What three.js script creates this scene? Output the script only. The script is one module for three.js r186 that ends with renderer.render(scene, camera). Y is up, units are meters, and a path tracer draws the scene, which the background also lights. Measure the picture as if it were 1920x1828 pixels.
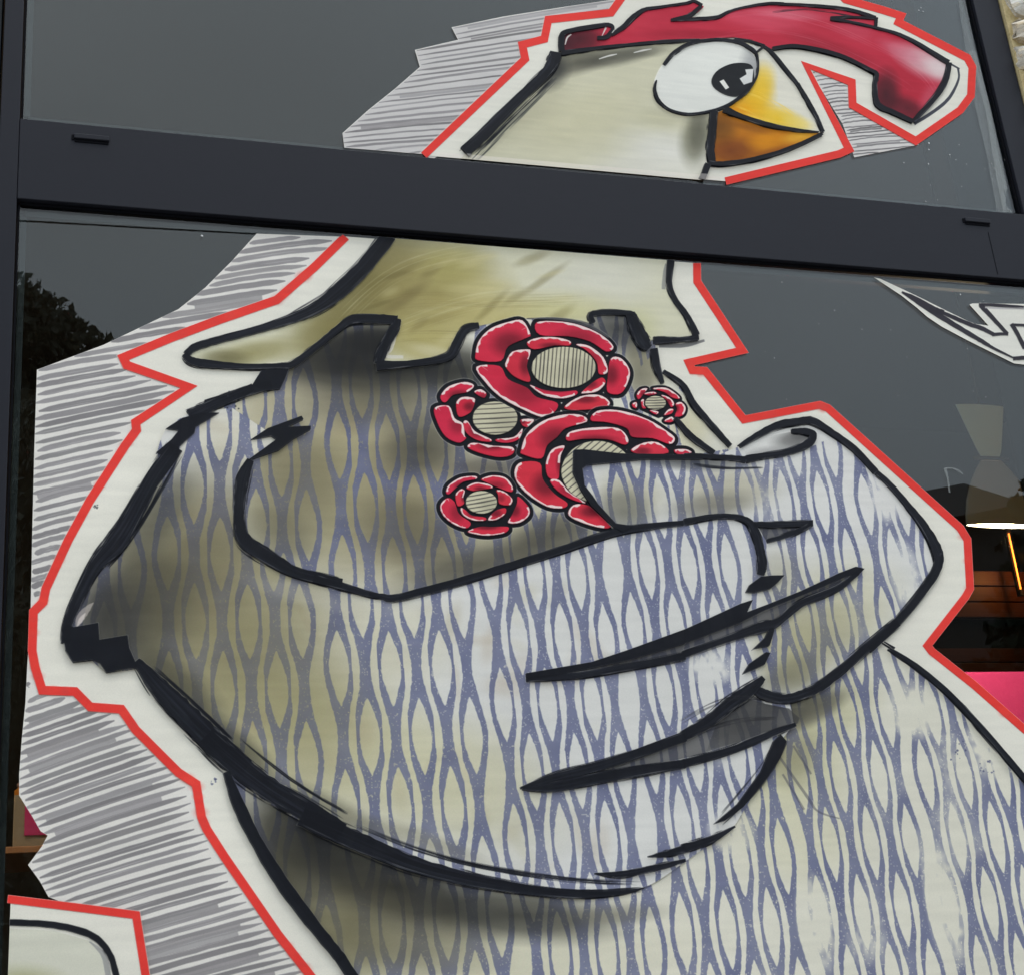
import * as THREE from 'three';
import { mergeGeometries } from 'three/addons/utils/BufferGeometryUtils.js';
import { RoundedBoxGeometry } from 'three/addons/geometries/RoundedBoxGeometry.js';

// ------------------------------------------------------------------ camera, sky, sun, exposure
// Photo 1920 x 1828 px. The vanishing points of the window frame give focal length and attitude; z = 0 is the glass, y = 0 the street, x = 0 the left edge of the panes.
const PW = 1920, PH = 1828, F = 2916;
const AX = new THREE.Vector3(9339, 290, F).normalize();
const AY = new THREE.Vector3(-682, -7350, F).addScaledVector(AX, -AX.dot(new THREE.Vector3(-682, -7350, F))).normalize();
const AZ = new THREE.Vector3().crossVectors(AX, AY);
const EYE = new THREE.Vector3(0.0345, 1.6, 2.8194);
const scene = new THREE.Scene();
const camera = new THREE.PerspectiveCamera(2 * Math.atan(PH / 2 / F) * 180 / Math.PI, PW / PH, 0.05, 400);
camera.position.copy(EYE);
camera.matrixAutoUpdate = true;
{
  const right = new THREE.Vector3(AX.x, AY.x, AZ.x), up = new THREE.Vector3(-AX.y, -AY.y, -AZ.y), back = new THREE.Vector3(-AX.z, -AY.z, -AZ.z);
  camera.quaternion.setFromRotationMatrix(new THREE.Matrix4().makeBasis(right, up, back));
}
const renderer = new THREE.WebGLRenderer({ antialias: true });
renderer.setSize(1024, 974);
renderer.toneMapping = THREE.LinearToneMapping;
renderer.toneMappingExposure = 1.24;
renderer.shadowMap.enabled = true;
renderer.shadowMap.type = THREE.PCFSoftShadowMap;

// seeded noise
function rng(seed) { let s = seed | 0; return () => { s = (s + 0x6d2b79f5) | 0; let t = Math.imul(s ^ (s >>> 15), 1 | s); t = (t + Math.imul(t ^ (t >>> 7), 61 | t)) ^ t; return ((t ^ (t >>> 14)) >>> 0) / 4294967296; }; }
const R = rng(7);
const hash = (x, y) => { let h = Math.imul(x, 374761393) ^ Math.imul(y, 668265263); h = Math.imul(h ^ (h >>> 13), 1274126177); return ((h ^ (h >>> 16)) >>> 0) / 4294967296; };
function vnoise(x, y) { const ix = Math.floor(x), iy = Math.floor(y), fx = x - ix, fy = y - iy, u = fx * fx * (3 - 2 * fx), v = fy * fy * (3 - 2 * fy); const a = hash(ix, iy), b = hash(ix + 1, iy), c = hash(ix, iy + 1), d = hash(ix + 1, iy + 1); return a + (b - a) * u + (c - a) * v + (a - b - c + d) * u * v; }
const fbm = (x, y) => vnoise(x, y) * 0.5 + vnoise(x * 2.03 + 17, y * 2.03 + 5) * 0.3 + vnoise(x * 4.1 + 3, y * 4.1 + 31) * 0.2;

{ // overcast sky: three times as bright at the zenith as at the horizon, soft cloud structure all round
  const W = 1024, H = 512, d = new Float32Array(W * H * 4);
  for (let j = 0; j < H; j++) for (let i = 0; i < W; i++) {
    const el = ((j + 0.5) / H - 0.5) * Math.PI, az = (i + 0.5) / W * 2 * Math.PI, s = Math.sin(el);
    const L = s > 0 ? (1 + 2 * s) / 3 : 0.3;
    const cx = Math.cos(el) * Math.cos(az) / (Math.max(s, 0) + 0.25), cz = Math.cos(el) * Math.sin(az) / (Math.max(s, 0) + 0.25);
    const n = s > 0 ? 0.84 + 0.32 * fbm(cx * 1.6 + 40, cz * 1.6 + 40) : 1, b = s > 0 ? fbm(cx * 1.1 + 90, cz * 1.1 + 70) - 0.5 : 0;
    const o = (j * W + i) * 4;
    d[o] = 1.85 * L * n * (0.885 - 0.06 * b); d[o + 1] = 1.85 * L * n * 0.99; d[o + 2] = 1.85 * L * n * (1.11 + 0.09 * b); d[o + 3] = 1;
  }
  const sky = new THREE.DataTexture(d, W, H, THREE.RGBAFormat, THREE.FloatType);
  sky.mapping = THREE.EquirectangularReflectionMapping; sky.magFilter = sky.minFilter = THREE.LinearFilter; sky.needsUpdate = true;
  scene.background = sky; scene.environment = sky;
}
const sun = new THREE.DirectionalLight(new THREE.Color(1, 0.97, 0.92), 0.7);
sun.position.set(7, 24, 8); sun.target.position.set(1, 2, 0); sun.castShadow = true; sun.shadow.radius = 30;
Object.assign(sun.shadow.camera, { left: -8, right: 8, top: 8, bottom: -8, near: 1, far: 50 });
sun.shadow.mapSize.set(2048, 2048);
scene.add(sun, sun.target);

// ------------------------------------------------------------------ helpers
// The point seen at a photo pixel that lies on the plane z = zz (the glass is z = 0; further in is negative).
function at(px, py, zz = 0) {
  const v = new THREE.Vector3(px - PW / 2, py - PH / 2, F), d = new THREE.Vector3(AX.dot(v), AY.dot(v), AZ.dot(v));
  return EYE.clone().addScaledVector(d, (zz - EYE.z) / d.z);
}
const mirrored = (px, py, zz) => { const p = at(px, py, -zz); p.z = zz; return p; };   // what the glass mirrors, standing zz metres out in the street
const taken = {};
const numbered = (n) => { const k = taken[n] = (taken[n] ?? -1) + 1; return k ? n + '_' + String(k).padStart(3, '0') : n; };
function shade(o) { o.castShadow = true; o.receiveShadow = true; return o; }
function thing(name, label, category, pos = [0, 0, 0], group) {
  const g = new THREE.Group(); g.name = numbered(name); g.position.set(...pos); scene.add(g);
  g.userData = { label, category }; if (group) g.userData.group = group;
  return g;
}
function part(name, geo, mat, parent, pos, label) {
  const m = shade(new THREE.Mesh(geo, mat)); m.name = name; if (pos) m.position.set(...pos);
  if (label) m.userData.label = label;
  parent.add(m); return m;
}
function structure(name, geo, mat, pos) { const m = part(numbered(name), geo, mat, scene, pos); m.userData.kind = 'structure'; return m; }
const std = (r, g, b, rough = 0.8, extra = {}) => { const { map, ...e } = extra; const m = e.specularIntensity !== undefined ? new THREE.MeshPhysicalMaterial({ roughness: rough, ...e }) : new THREE.MeshStandardMaterial({ roughness: rough, ...e }); m.color.setRGB(r, g, b); if (map) m.map = map; return m; };
const box = (w, h, d, x = 0, y = 0, z = 0) => new THREE.BoxGeometry(w, h, d).translate(x, y, z);
const rbox = (w, h, d, r = 0.003, x = 0, y = 0, z = 0) => new RoundedBoxGeometry(w, h, d, 2, r).translate(x, y, z);
const lerp = (a, b, t) => a + (b - a) * t;
function noiseTexture(w, h, fn, srgb = true) {
  const d = new Uint8Array(w * h * 4);
  for (let y = 0; y < h; y++) for (let x = 0; x < w; x++) { const c = fn(x / w, y / h), o = (y * w + x) * 4; d[o] = c[0]; d[o + 1] = c[1]; d[o + 2] = c[2]; d[o + 3] = 255; }
  const t = new THREE.DataTexture(d, w, h); t.magFilter = THREE.LinearFilter; t.minFilter = THREE.LinearMipmapLinearFilter; t.wrapS = t.wrapT = THREE.RepeatWrapping; if (srgb) t.colorSpace = THREE.SRGBColorSpace; t.needsUpdate = true; return t;
}

// ------------------------------------------------------------------ the setting: street and building
const paveTex = noiseTexture(512, 512, (u, v) => { const n = fbm(u * 40, v * 40) * 60 + R() * 26, g = 92 + n; return [g, g - 2, g - 6]; });
paveTex.repeat.set(60, 60);
structure('ground', new THREE.PlaneGeometry(240, 240).rotateX(-Math.PI / 2), std(1, 1, 1, 0.95, { map: paveTex }));

const TOPY = 3.5505, LOWY = 3.3597, FZ = 0.018;      // transom edges, how far the frame stands proud of the glass
const RX0 = 2.396, RX1 = 2.478, SILL = 0.75, HEAD = 4.72;

// stone building round the window, with the dark room behind it
const house = thing('stone_building', 'pale rough stone facade with sandy mortar around the dark shop window', 'building', [0, 0, 0]);
const mortarTex = noiseTexture(256, 256, (u, v) => { const n = fbm(u * 30, v * 30) * 50 + R() * 30; return [172 + n * 0.7, 152 + n * 0.7, 104 + n * 0.7]; });
mortarTex.repeat.set(1, 1);
const mortar = std(1, 1, 1, 0.95, { map: mortarTex, bumpMap: mortarTex, bumpScale: 0.006 });
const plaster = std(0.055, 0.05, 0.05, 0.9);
function wallUV(g) { const p = g.attributes.position, uv = g.attributes.uv; for (let i = 0; i < p.count; i++) uv.setXY(i, p.getX(i) + p.getZ(i) * 0.7, p.getY(i)); return g; }
part('wall', wallUV(box(2.4, 6.2, 0.34, -1.37, 3.1, -0.145)), mortar, house);
part('wall', wallUV(box(3.6, 6.2, 0.34, RX1 + 1.803, 3.1, -0.145)), mortar, house);
part('wall', wallUV(box(RX1 + 0.163, 6.2 - HEAD - 0.083, 0.34, (RX1 - 0.167) / 2, (6.2 + HEAD + 0.083) / 2, -0.145)), mortar, house);
part('wall', wallUV(box(RX1 + 0.163, SILL - 0.083, 0.34, (RX1 - 0.167) / 2, (SILL - 0.083) / 2, -0.145)), mortar, house);
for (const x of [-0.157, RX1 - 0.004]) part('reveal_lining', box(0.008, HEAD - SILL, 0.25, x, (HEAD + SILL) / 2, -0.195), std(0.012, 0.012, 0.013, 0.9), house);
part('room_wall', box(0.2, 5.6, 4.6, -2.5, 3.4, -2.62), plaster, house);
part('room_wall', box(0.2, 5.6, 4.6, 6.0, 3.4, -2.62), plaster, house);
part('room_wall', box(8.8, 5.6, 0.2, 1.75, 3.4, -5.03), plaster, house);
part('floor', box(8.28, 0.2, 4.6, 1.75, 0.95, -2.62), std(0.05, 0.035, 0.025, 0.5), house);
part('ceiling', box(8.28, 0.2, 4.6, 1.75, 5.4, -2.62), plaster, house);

// rubble stones on the facade: irregular faceted blocks standing proud of the mortar
{
  const stoneTex = [0, 1, 2].map((k) => noiseTexture(256, 256, (u, v) => {
    const n = fbm(u * 9 + k * 7, v * 26 + k * 3), f = fbm(u * 60, v * 90 + k * 9), r = R();
    const g = 206 + (n - 0.5) * 80 + (f - 0.5) * 50 + r * 8, s = fbm(u * 5 + 20, v * 5 + k) > 0.6 ? 18 : 0; return [g + 10 - k * 2, g + 4 - k * 5 - s * 0.4, g - 8 - k * 9 - s];
  }));
  const mats = stoneTex.map((t) => std(1, 1, 1, 0.92, { map: t, bumpMap: t, bumpScale: 0.003 }));
  const makeStone = (seed) => {
    const g = new THREE.BoxGeometry(1, 1, 1, 7, 5, 2), p = g.attributes.position;
    for (let i = 0; i < p.count; i++) {
      let x = p.getX(i), y = p.getY(i), z = p.getZ(i);
      const r = Math.pow(Math.pow(Math.abs(x * 2), 9) + Math.pow(Math.abs(y * 2), 9), 1 / 9), k = r > 0 ? Math.max(Math.abs(x * 2), Math.abs(y * 2)) / r : 1;
      x *= lerp(1, k, 0.75); y *= lerp(1, k, 0.75);
      x += (vnoise(y * 4 + seed * 9, z * 2 + seed) - 0.5) * 0.12; y += (vnoise(x * 3 + seed * 5, z * 2 + seed * 3) - 0.5) * 0.2;
      if (z > 0) z += (fbm(x * 4 + seed * 13, y * 4 + seed * 2) - 0.5) * 0.9 - 0.35 * Math.pow(Math.max(Math.abs(x), Math.abs(y)) * 2, 6);
      p.setXYZ(i, x, y, z);
    }
    g.computeVertexNormals(); return g;
  };
  const shapes = [1, 2, 3, 4, 5].map(makeStone);
  const lay = (x0, x1, y0, y1, seed) => {
    const q = rng(seed);
    for (let y = y0; y < y1;) {
      const h = 0.07 + q() * 0.06;
      for (let x = x0 + 0.012 + (q() < 0.5 ? 0 : 0.01); x < x1 - 0.05;) {
        const w = Math.min(0.13 + q() * 0.2, x1 - x - 0.01);
        const m = part('stone', shapes[Math.floor(q() * 5)], mats[Math.floor(q() * 3)], house, [x + w / 2, y + h / 2, 0.03]);
        m.scale.set(w - 0.004, h - 0.002, 0.06); m.rotation.z = (q() - 0.5) * 0.08;
        x += w + 0.008 + q() * 0.012;
      }
      y += h + 0.01 + q() * 0.008;
    }
  };
  lay(RX1 - 0.009, 3.4, 1.0, 5.1, 21);
  lay(-0.75, -0.175, 1.4, 5.1, 33);
}

// ------------------------------------------------------------------ the shop window: frame, panes
const frameTex = noiseTexture(256, 256, (u, v) => { const n = 190 + fbm(u * 70, v * 70) * 34 + R() * 30; return [n, n, n]; }, false);
const alu = std(0.0125, 0.013, 0.0185, 0.6, { roughnessMap: frameTex, specularIntensity: 0.35 });
const aluDeep = std(0.007, 0.009, 0.01, 0.6, { specularIntensity: 0.25 });
const rubber = std(0.003, 0.003, 0.005, 0.8, { specularIntensity: 0.2 });
const frame = thing('window_frame', 'dark anthracite metal shopfront frame with a broad transom', 'window frame', [0, 0, 0]);
const FD = 0.07, fz = FZ - FD / 2;
part('transom', rbox(RX0 + 0.002, TOPY - LOWY, FD, 0.002, RX0 / 2, (TOPY + LOWY) / 2, fz), alu, frame);
part('mullion', rbox(0.038, HEAD - SILL, FD, 0.002, -0.0205, (HEAD + SILL) / 2, fz - 0.0012), alu, frame);
part('mullion', rbox(0.118, HEAD - SILL + 0.14, FD + 0.02, 0.003, -0.103, (HEAD + SILL) / 2, fz - 0.016), aluDeep, frame);
part('mullion', rbox(RX1 - RX0 - 0.002, HEAD - SILL + 0.14, FD, 0.002, (RX1 + RX0 + 0.002) / 2, (HEAD + SILL) / 2, fz - 0.0012), alu, frame);
part('head_rail', rbox(RX0 + 0.04, 0.08, FD, 0.002, RX0 / 2 - 0.021, HEAD + 0.0415, fz), alu, frame);
part('sill', rbox(RX0 + 0.04, 0.08, FD + 0.05, 0.004, RX0 / 2 - 0.021, SILL - 0.0415, fz + 0.02), alu, frame);
// rubber glazing gaskets
for (const [x, y, w, h] of [[RX0 / 2, LOWY - 0.0035, RX0 - 0.012, 0.006], [RX0 / 2, TOPY + 0.0025, RX0 - 0.012, 0.004]]) part('gasket', box(w, h, 0.006, x, y, 0.004), rubber, frame);
for (const [x, y0, y1] of [[0.0025, TOPY + 0.006, HEAD], [0.0025, SILL, LOWY - 0.008], [RX0 - 0.0025, TOPY + 0.006, HEAD], [RX0 - 0.0025, SILL, LOWY - 0.008]]) part('gasket', box(0.004, y1 - y0, 0.006, x, (y0 + y1) / 2, 0.004), rubber, frame);
// drainage covers: a hooded cap over a dark slot
for (const [px0, px1, py] of [[138, 204, 259], [1809, 1856, 415]]) {
  const a = at(px0, py, FZ), b = at(px1, py + (px1 - px0) * 0.09, FZ), w = b.x - a.x, y = (a.y + b.y) / 2;
  const cap = part('drain_cap', rbox(w, 0.012, 0.006, 0.002, 0, 0.003, 0), alu, frame, [(a.x + b.x) / 2, y, FZ + 0.003]);
  part('drain_slot', box(w * 0.96, 0.006, 0.0022, 0, -0.006, -0.0022), rubber, cap);
  part('drain_slot', box(0.005, 0.012, 0.0022, -w / 2 - 0.0022, 0.001, -0.0022), rubber, cap);
}
{ const j = at(1866, 490, FZ); part('joint', box(0.0012, (TOPY - LOWY) * 0.62, 0.001, j.x, LOWY + (TOPY - LOWY) * 0.36, FZ + 0.0002), rubber, frame); }
const glass = new THREE.MeshPhysicalMaterial({ roughness: 0, transmission: 1, thickness: 0, ior: 1.5, specularIntensity: 0.8 });
glass.color.setRGB(0.86, 0.9, 0.88);
const alloy = std(0.022, 0.023, 0.025, 0.5, { specularIntensity: 0.4 });
for (const [y0, y1] of [[SILL, LOWY], [TOPY, HEAD]]) {
  const h = y1 - y0 - 0.004, pane = part('glass_pane', new THREE.PlaneGeometry(RX0 - 0.004, h), glass, frame, [RX0 / 2, (y0 + y1) / 2, 0]);
  part('inner_pane', new THREE.PlaneGeometry(RX0 - 0.004, h), glass, pane, [0, 0, -0.005]);
  for (const s of [-1, 1]) {
    part('spacer_bar', box(RX0 - 0.03, 0.017, 0.014, 0, s * (h / 2 - 0.013), -0.016), alloy, pane);
    part('spacer_bar', box(0.012, h - 0.045, 0.014, s * (RX0 / 2 - 0.012), 0, -0.016), alloy, pane);
  }
}

// ------------------------------------------------------------------ the painting on the glass
// Outlines are traced from the photograph in pixels and carried onto the plane of the glass, where they are paint of a fixed place and size.
const tl = (ox, oy, k) => { const f = (...n) => { const o = []; for (let i = 0; i < n.length; i += 2) o.push([ox + n[i] / k, oy + n[i + 1] / k]); return o; }; f.ox = ox; f.oy = oy; f.k = k; return f; };
const tA = tl(0, 0, 2.997), tB = tl(640, 0, 2.997), tC = tl(1280, 0, 2.997), tD = tl(0, 610, 2.997), tE = tl(640, 610, 2.997), tF = tl(1280, 610, 2.997), tG = tl(0, 1218, 2.997), tH = tl(640, 1218, 2.997), tI = tl(1280, 1218, 2.997);
const tK = tl(1620, 500, 6.4), tL = tl(1280, 760, 5.333), tM = tl(320, 440, 4.364), tN = tl(1020, 470, 4.57), tO = tl(1280, 1040, 4.57), tQ = tl(800, 580, 3.692), tU = tl(100, 1050, 4.57), tV = tl(1000, 0, 3.84), tP = tl(0, 0, 1);
const rgb = (c, a = 1) => `rgba(${c[0] | 0},${c[1] | 0},${c[2] | 0},${a})`;
function smooth(pts, closed = false, n = 5) {
  const o = [], N = pts.length, g = (i) => closed ? pts[(i + N) % N] : pts[Math.max(0, Math.min(N - 1, i))];
  for (let i = 0; i < (closed ? N : N - 1); i++) {
    const [a, b, c, d] = [g(i - 1), g(i), g(i + 1), g(i + 2)];
    for (let k = 0; k < n; k++) { const t = k / n, t2 = t * t, t3 = t2 * t; o.push(b.map((_, j) => 0.5 * (2 * b[j] + (c[j] - a[j]) * t + (2 * a[j] - 5 * b[j] + 4 * c[j] - d[j]) * t2 + (3 * b[j] - a[j] - 3 * c[j] + d[j]) * t3))); }
  }
  if (!closed) o.push(pts[N - 1]);
  return o;
}
const triples = (T, n) => { const o = []; for (let i = 0; i < n.length; i += 3) o.push([T.ox + n[i] / T.k, T.oy + n[i + 1] / T.k, n[i + 2] / T.k]); return o; };
function ribbon(c, rough = 0) {             // [x, y, width] along a line -> outline
  const l = [], r = [];
  for (let i = 0; i < c.length; i++) {
    const a = c[Math.max(0, i - 1)], b = c[Math.min(c.length - 1, i + 1)], dx = b[0] - a[0], dy = b[1] - a[1], q = Math.hypot(dx, dy) || 1;
    const w1 = c[i][2] / 2 * (1 + (R() - 0.5) * rough), w2 = c[i][2] / 2 * (1 + (R() - 0.5) * rough);
    l.push([c[i][0] - dy / q * w1, c[i][1] + dx / q * w1]); r.push([c[i][0] + dy / q * w2, c[i][1] - dx / q * w2]);
  }
  return l.concat(r.reverse());
}
const brush = (T, ...n) => { const line = smooth(triples(T, n), false, 6), p = ribbon(line, 0.16); p.line = line; return p; };
// a ribbon of constant width with mitred corners
function band(pts, w) { const c = [], o = []; for (const s of [1, -1]) { const side = []; for (let i = 0; i < pts.length; i++) {
  const p = pts[i], a = pts[i - 1], b = pts[i + 1], n = (u, v) => { const q = Math.hypot(v[0] - u[0], v[1] - u[1]) || 1; return [-(v[1] - u[1]) / q, (v[0] - u[0]) / q]; };
  const n1 = a ? n(a, p) : n(p, b), n2 = b ? n(p, b) : n1, m = [n1[0] + n2[0], n1[1] + n2[1]], k = Math.min(2.2, 2 / Math.max(0.3, m[0] * m[0] + m[1] * m[1]));
  side.push([p[0] + s * m[0] * k * w / 2, p[1] + s * m[1] * k * w / 2]); } if (s < 0) side.reverse(); o.push(...side); } return o; }

class Sheet {
  constructor(x0, x1, y0, y1, S) {
    Object.assign(this, { x0, x1, y0, y1, S, w: Math.round((x1 - x0) * S), h: Math.round((y1 - y0) * S) });
    this.canvas = document.createElement('canvas'); this.canvas.width = this.w; this.canvas.height = this.h; this.c = this.canvas.getContext('2d');
    this.c.fillStyle = 'rgb(224,224,218)'; this.c.fillRect(0, 0, this.w, this.h);
  }
  pt(p) { const v = at(p[0], p[1]); return [(v.x - this.x0) * this.S, (this.y1 - v.y) * this.S]; }
  trace(poly, c = this.c) { poly.forEach((p, i) => { const [x, y] = this.pt(p); i ? c.lineTo(x, y) : c.moveTo(x, y); }); c.closePath(); }
  fill(poly, col, a = 1) { const c = this.c; c.beginPath(); this.trace(poly); c.fillStyle = rgb(col, a); c.fill(); }
  soft(poly, col, a, blur) { const c = this.c; c.save(); c.filter = `blur(${blur}px)`; c.beginPath(); this.trace(poly); c.fillStyle = rgb(col, a); c.fill(); c.restore(); }
  stroke(poly, col, wpx, a = 1) { const c = this.c, p = poly[0], q = this.pt([p[0] + 1, p[1]]), o = this.pt(p); c.beginPath(); this.trace(poly); c.lineJoin = 'round'; c.lineWidth = wpx * Math.hypot(q[0] - o[0], q[1] - o[1]); c.strokeStyle = rgb(col, a); c.stroke(); }
  clip(polys, fn, inverse) { const c = this.c; c.save(); c.beginPath(); if (inverse) c.rect(0, 0, this.w, this.h); for (const p of polys) this.trace(p); c.clip(inverse ? 'evenodd' : 'nonzero'); fn(); c.restore(); }
  blob(px, py, rx, ry, rot, col, a) {      // a spray of thinned paint
    const c = this.c, o = this.pt([px, py]), u = this.pt([px + 1, py]), v = this.pt([px, py + 1]);
    c.save(); c.transform(u[0] - o[0], u[1] - o[1], v[0] - o[0], v[1] - o[1], o[0], o[1]); c.rotate(rot * Math.PI / 180); c.scale(rx, ry);
    const g = c.createRadialGradient(0, 0, 0, 0, 0, 1); g.addColorStop(0, rgb(col, a)); g.addColorStop(0.45, rgb(col, a * 0.75)); g.addColorStop(0.75, rgb(col, a * 0.28)); g.addColorStop(1, rgb(col, 0));
    c.fillStyle = g; c.fillRect(-1, -1, 2, 2); c.restore();
  }
  bristles(T, n, count, col, a, spread) {  // dry brush: thin broken parallel hairs along a line
    const line = smooth(triples(T, n), false, 10);
    for (let k = 0; k < count; k++) {
      const off = (R() - 0.5) * 2 * spread, i0 = Math.floor(R() * line.length * 0.8), i1 = Math.min(line.length - 1, i0 + 4 + Math.floor(R() * line.length * 0.35)), pts = [];
      for (let i = i0; i <= i1; i++) { const p = line[i], q = line[Math.min(line.length - 1, i + 1)], b = line[Math.max(0, i - 1)], d = Math.hypot(q[0] - b[0], q[1] - b[1]) || 1; pts.push([p[0] - (q[1] - b[1]) / d * (off + p[2] * Math.sign(off) * 0.5), p[1] + (q[0] - b[0]) / d * (off + p[2] * Math.sign(off) * 0.5), Math.sin((i - i0) / Math.max(1, i1 - i0) * Math.PI) * (0.8 + R() * 1.6) + 0.3]); }
      if (pts.length > 2) this.fill(ribbon(pts), col, a * (0.4 + 0.6 * R()));
    }
  }
  ink(p, col = INK) {                       // a loaded brush: solid body, streaks of thinner paint inside, stray hairs along the edges
    this.fill(p, col, 0.97);
    if (!p.line || p.line.length < 8) return;
    const big = Math.max(...p.line.map((q) => q[2])), N = p.line.length, run = (off, i0, i1, w, c, a) => { const q = []; for (let i = i0; i <= i1; i++) { const u = p.line[Math.max(0, i - 1)], v = p.line[Math.min(N - 1, i + 1)], d = Math.hypot(v[0] - u[0], v[1] - u[1]) || 1, o = off * p.line[i][2] / 2; q.push([p.line[i][0] - (v[1] - u[1]) / d * o, p.line[i][1] + (v[0] - u[0]) / d * o, 0.2 + w * Math.sin((i - i0) / Math.max(1, i1 - i0) * Math.PI)]); } if (q.length > 2) this.fill(ribbon(q), c, a); };
    for (let k = 0; k < 2 + big * 0.35; k++) { const i0 = Math.floor(R() * N * 0.7); run((R() - 0.5) * 1.7, i0, Math.min(N - 1, i0 + 4 + Math.floor(R() * N * 0.5)), 0.5 + R() * big * 0.1, [40, 43, 53], 0.25 + R() * 0.3); }
    for (let k = 0; k < 3 + big * 0.5; k++) { const i0 = Math.floor(R() * N * 0.8); run((R() < 0.3 ? -1 : 1) * (1.0 + R() * 0.28), i0, Math.min(N - 1, i0 + 2 + Math.floor(R() * N * 0.22)), 0.5 + R() * 1.5, col, 0.75); }
    for (let k = 0; k < 2 + big * 0.25; k++) { const i0 = Math.floor(R() * N * 0.85); run((R() < 0.5 ? -1 : 1) * (0.72 + R() * 0.25), i0, Math.min(N - 1, i0 + 2 + Math.floor(R() * N * 0.1)), 0.4 + R() * 1.1, [150, 150, 150], 0.4); }
  }
  finish() {                                // fine brush grain and mottling of the paint film
    const d = this.c.getImageData(0, 0, this.w, this.h), a = d.data;
    for (let y = 0; y < this.h; y++) for (let x = 0; x < this.w; x++) {
      const o = (y * this.w + x) * 4, k = 1 + (vnoise(x / 90, y / 7) - 0.5) * 0.03 + (vnoise(x / 160 + 50, y / 160) - 0.5) * 0.045 + (hash(x, y) - 0.5) * 0.035;
      const l = (vnoise(x / 40 + 9, y / 14) - 0.5) * 5;
      for (let i = 0; i < 3; i++) a[o + i] = Math.max(0, Math.min(255, (a[o + i] * k + l) * [1.03, 1.005, 0.97][i]));
    }
    this.c.putImageData(d, 0, 0);
    const t = new THREE.CanvasTexture(this.canvas); t.colorSpace = THREE.SRGBColorSpace; t.anisotropy = 8;
    this.texture = t; this.material = new THREE.MeshPhysicalMaterial({ map: t, roughness: 0.7, specularIntensity: 0.3 }); this.material.name = 'dried_paint';
  }
  mesh(name, poly, layer, parent, label) {
    const s = new THREE.Shape(); poly.forEach((p, i) => { const v = at(p[0], p[1]), x = Math.min(this.x1, Math.max(this.x0, v.x)), y = Math.min(this.y1, Math.max(this.y0, v.y)); i ? s.lineTo(x, y) : s.moveTo(x, y); });
    const g = new THREE.ShapeGeometry(s), q = g.attributes.position, uv = g.attributes.uv;
    for (let i = 0; i < q.count; i++) uv.setXY(i, (q.getX(i) - this.x0) / (this.x1 - this.x0), (q.getY(i) - this.y0) / (this.y1 - this.y0));
    return part(name, g, this.material, parent, [0, 0, 0.001 + layer * 0.0007], label);
  }
}
const INK = [17, 19, 26], WHITE = [229, 228, 219], RED = [229, 62, 56];

// slanted hatching: grey strokes with white gaps between them, from edge to edge of a region
function hatch(S, poly, y0, y1, gap, slope, greys, x0, thick, end, base) {
  S.clip([poly], () => {
    S.fill(poly, base);
    for (let y = y0; y < y1; y += gap * (0.86 + R() * 0.28)) {
      const s = slope(y), xs = [];
      for (let i = 0; i < poly.length; i++) { const a = poly[i], b = poly[(i + 1) % poly.length], fa = a[1] - y - s * (a[0] - x0), fb = b[1] - y - s * (b[0] - x0); if (fa * fb < 0) xs.push(a[0] + (b[0] - a[0]) * fa / (fa - fb)); }
      if (xs.length < 2) continue;
      const a = Math.min(...xs) + R() * 10 - 4, b = Math.max(...xs) - end * (0.5 + R()), w = gap * (thick[0] + R() * (thick[1] - thick[0])), bow = (R() - 0.5) * 5 - 1.5, n = [];
      if (b - a < 6) continue;
      for (let k = 0; k <= 12; k++) { const t = k / 12, x = lerp(a, b, t); n.push([x, y + s * (x - x0) + bow * Math.sin(t * Math.PI) + (R() - 0.5) * 0.8, w * Math.min(1, 0.3 + t * 8, 0.2 + (1 - t) * 6)]); }
      const g = greys[0] + R() * (greys[1] - greys[0]);
      S.fill(ribbon(n, 0.14), [g, g - 2, g + 1], 0.94);
      for (let k = 0; k < 2; k++) if (R() < 0.5) { const o = (R() - 0.5) * w * 0.8, i0 = Math.floor(R() * 6); S.fill(ribbon(n.slice(i0, i0 + 6).map(([x, yy], i) => [x, yy + o, 0.3 + Math.sin(i / 5 * Math.PI) * (0.7 + R())])), [g + 40, g + 38, g + 40], 0.6); }
      if (R() < 0.14) S.fill(ribbon(n.slice(1, 11).map(([x, yy, ww]) => [x, yy + gap * 0.5, ww * 1.1]), 0.2), [g + 8, g + 6, g + 9], 0.8);
    }
  });
}

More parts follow.
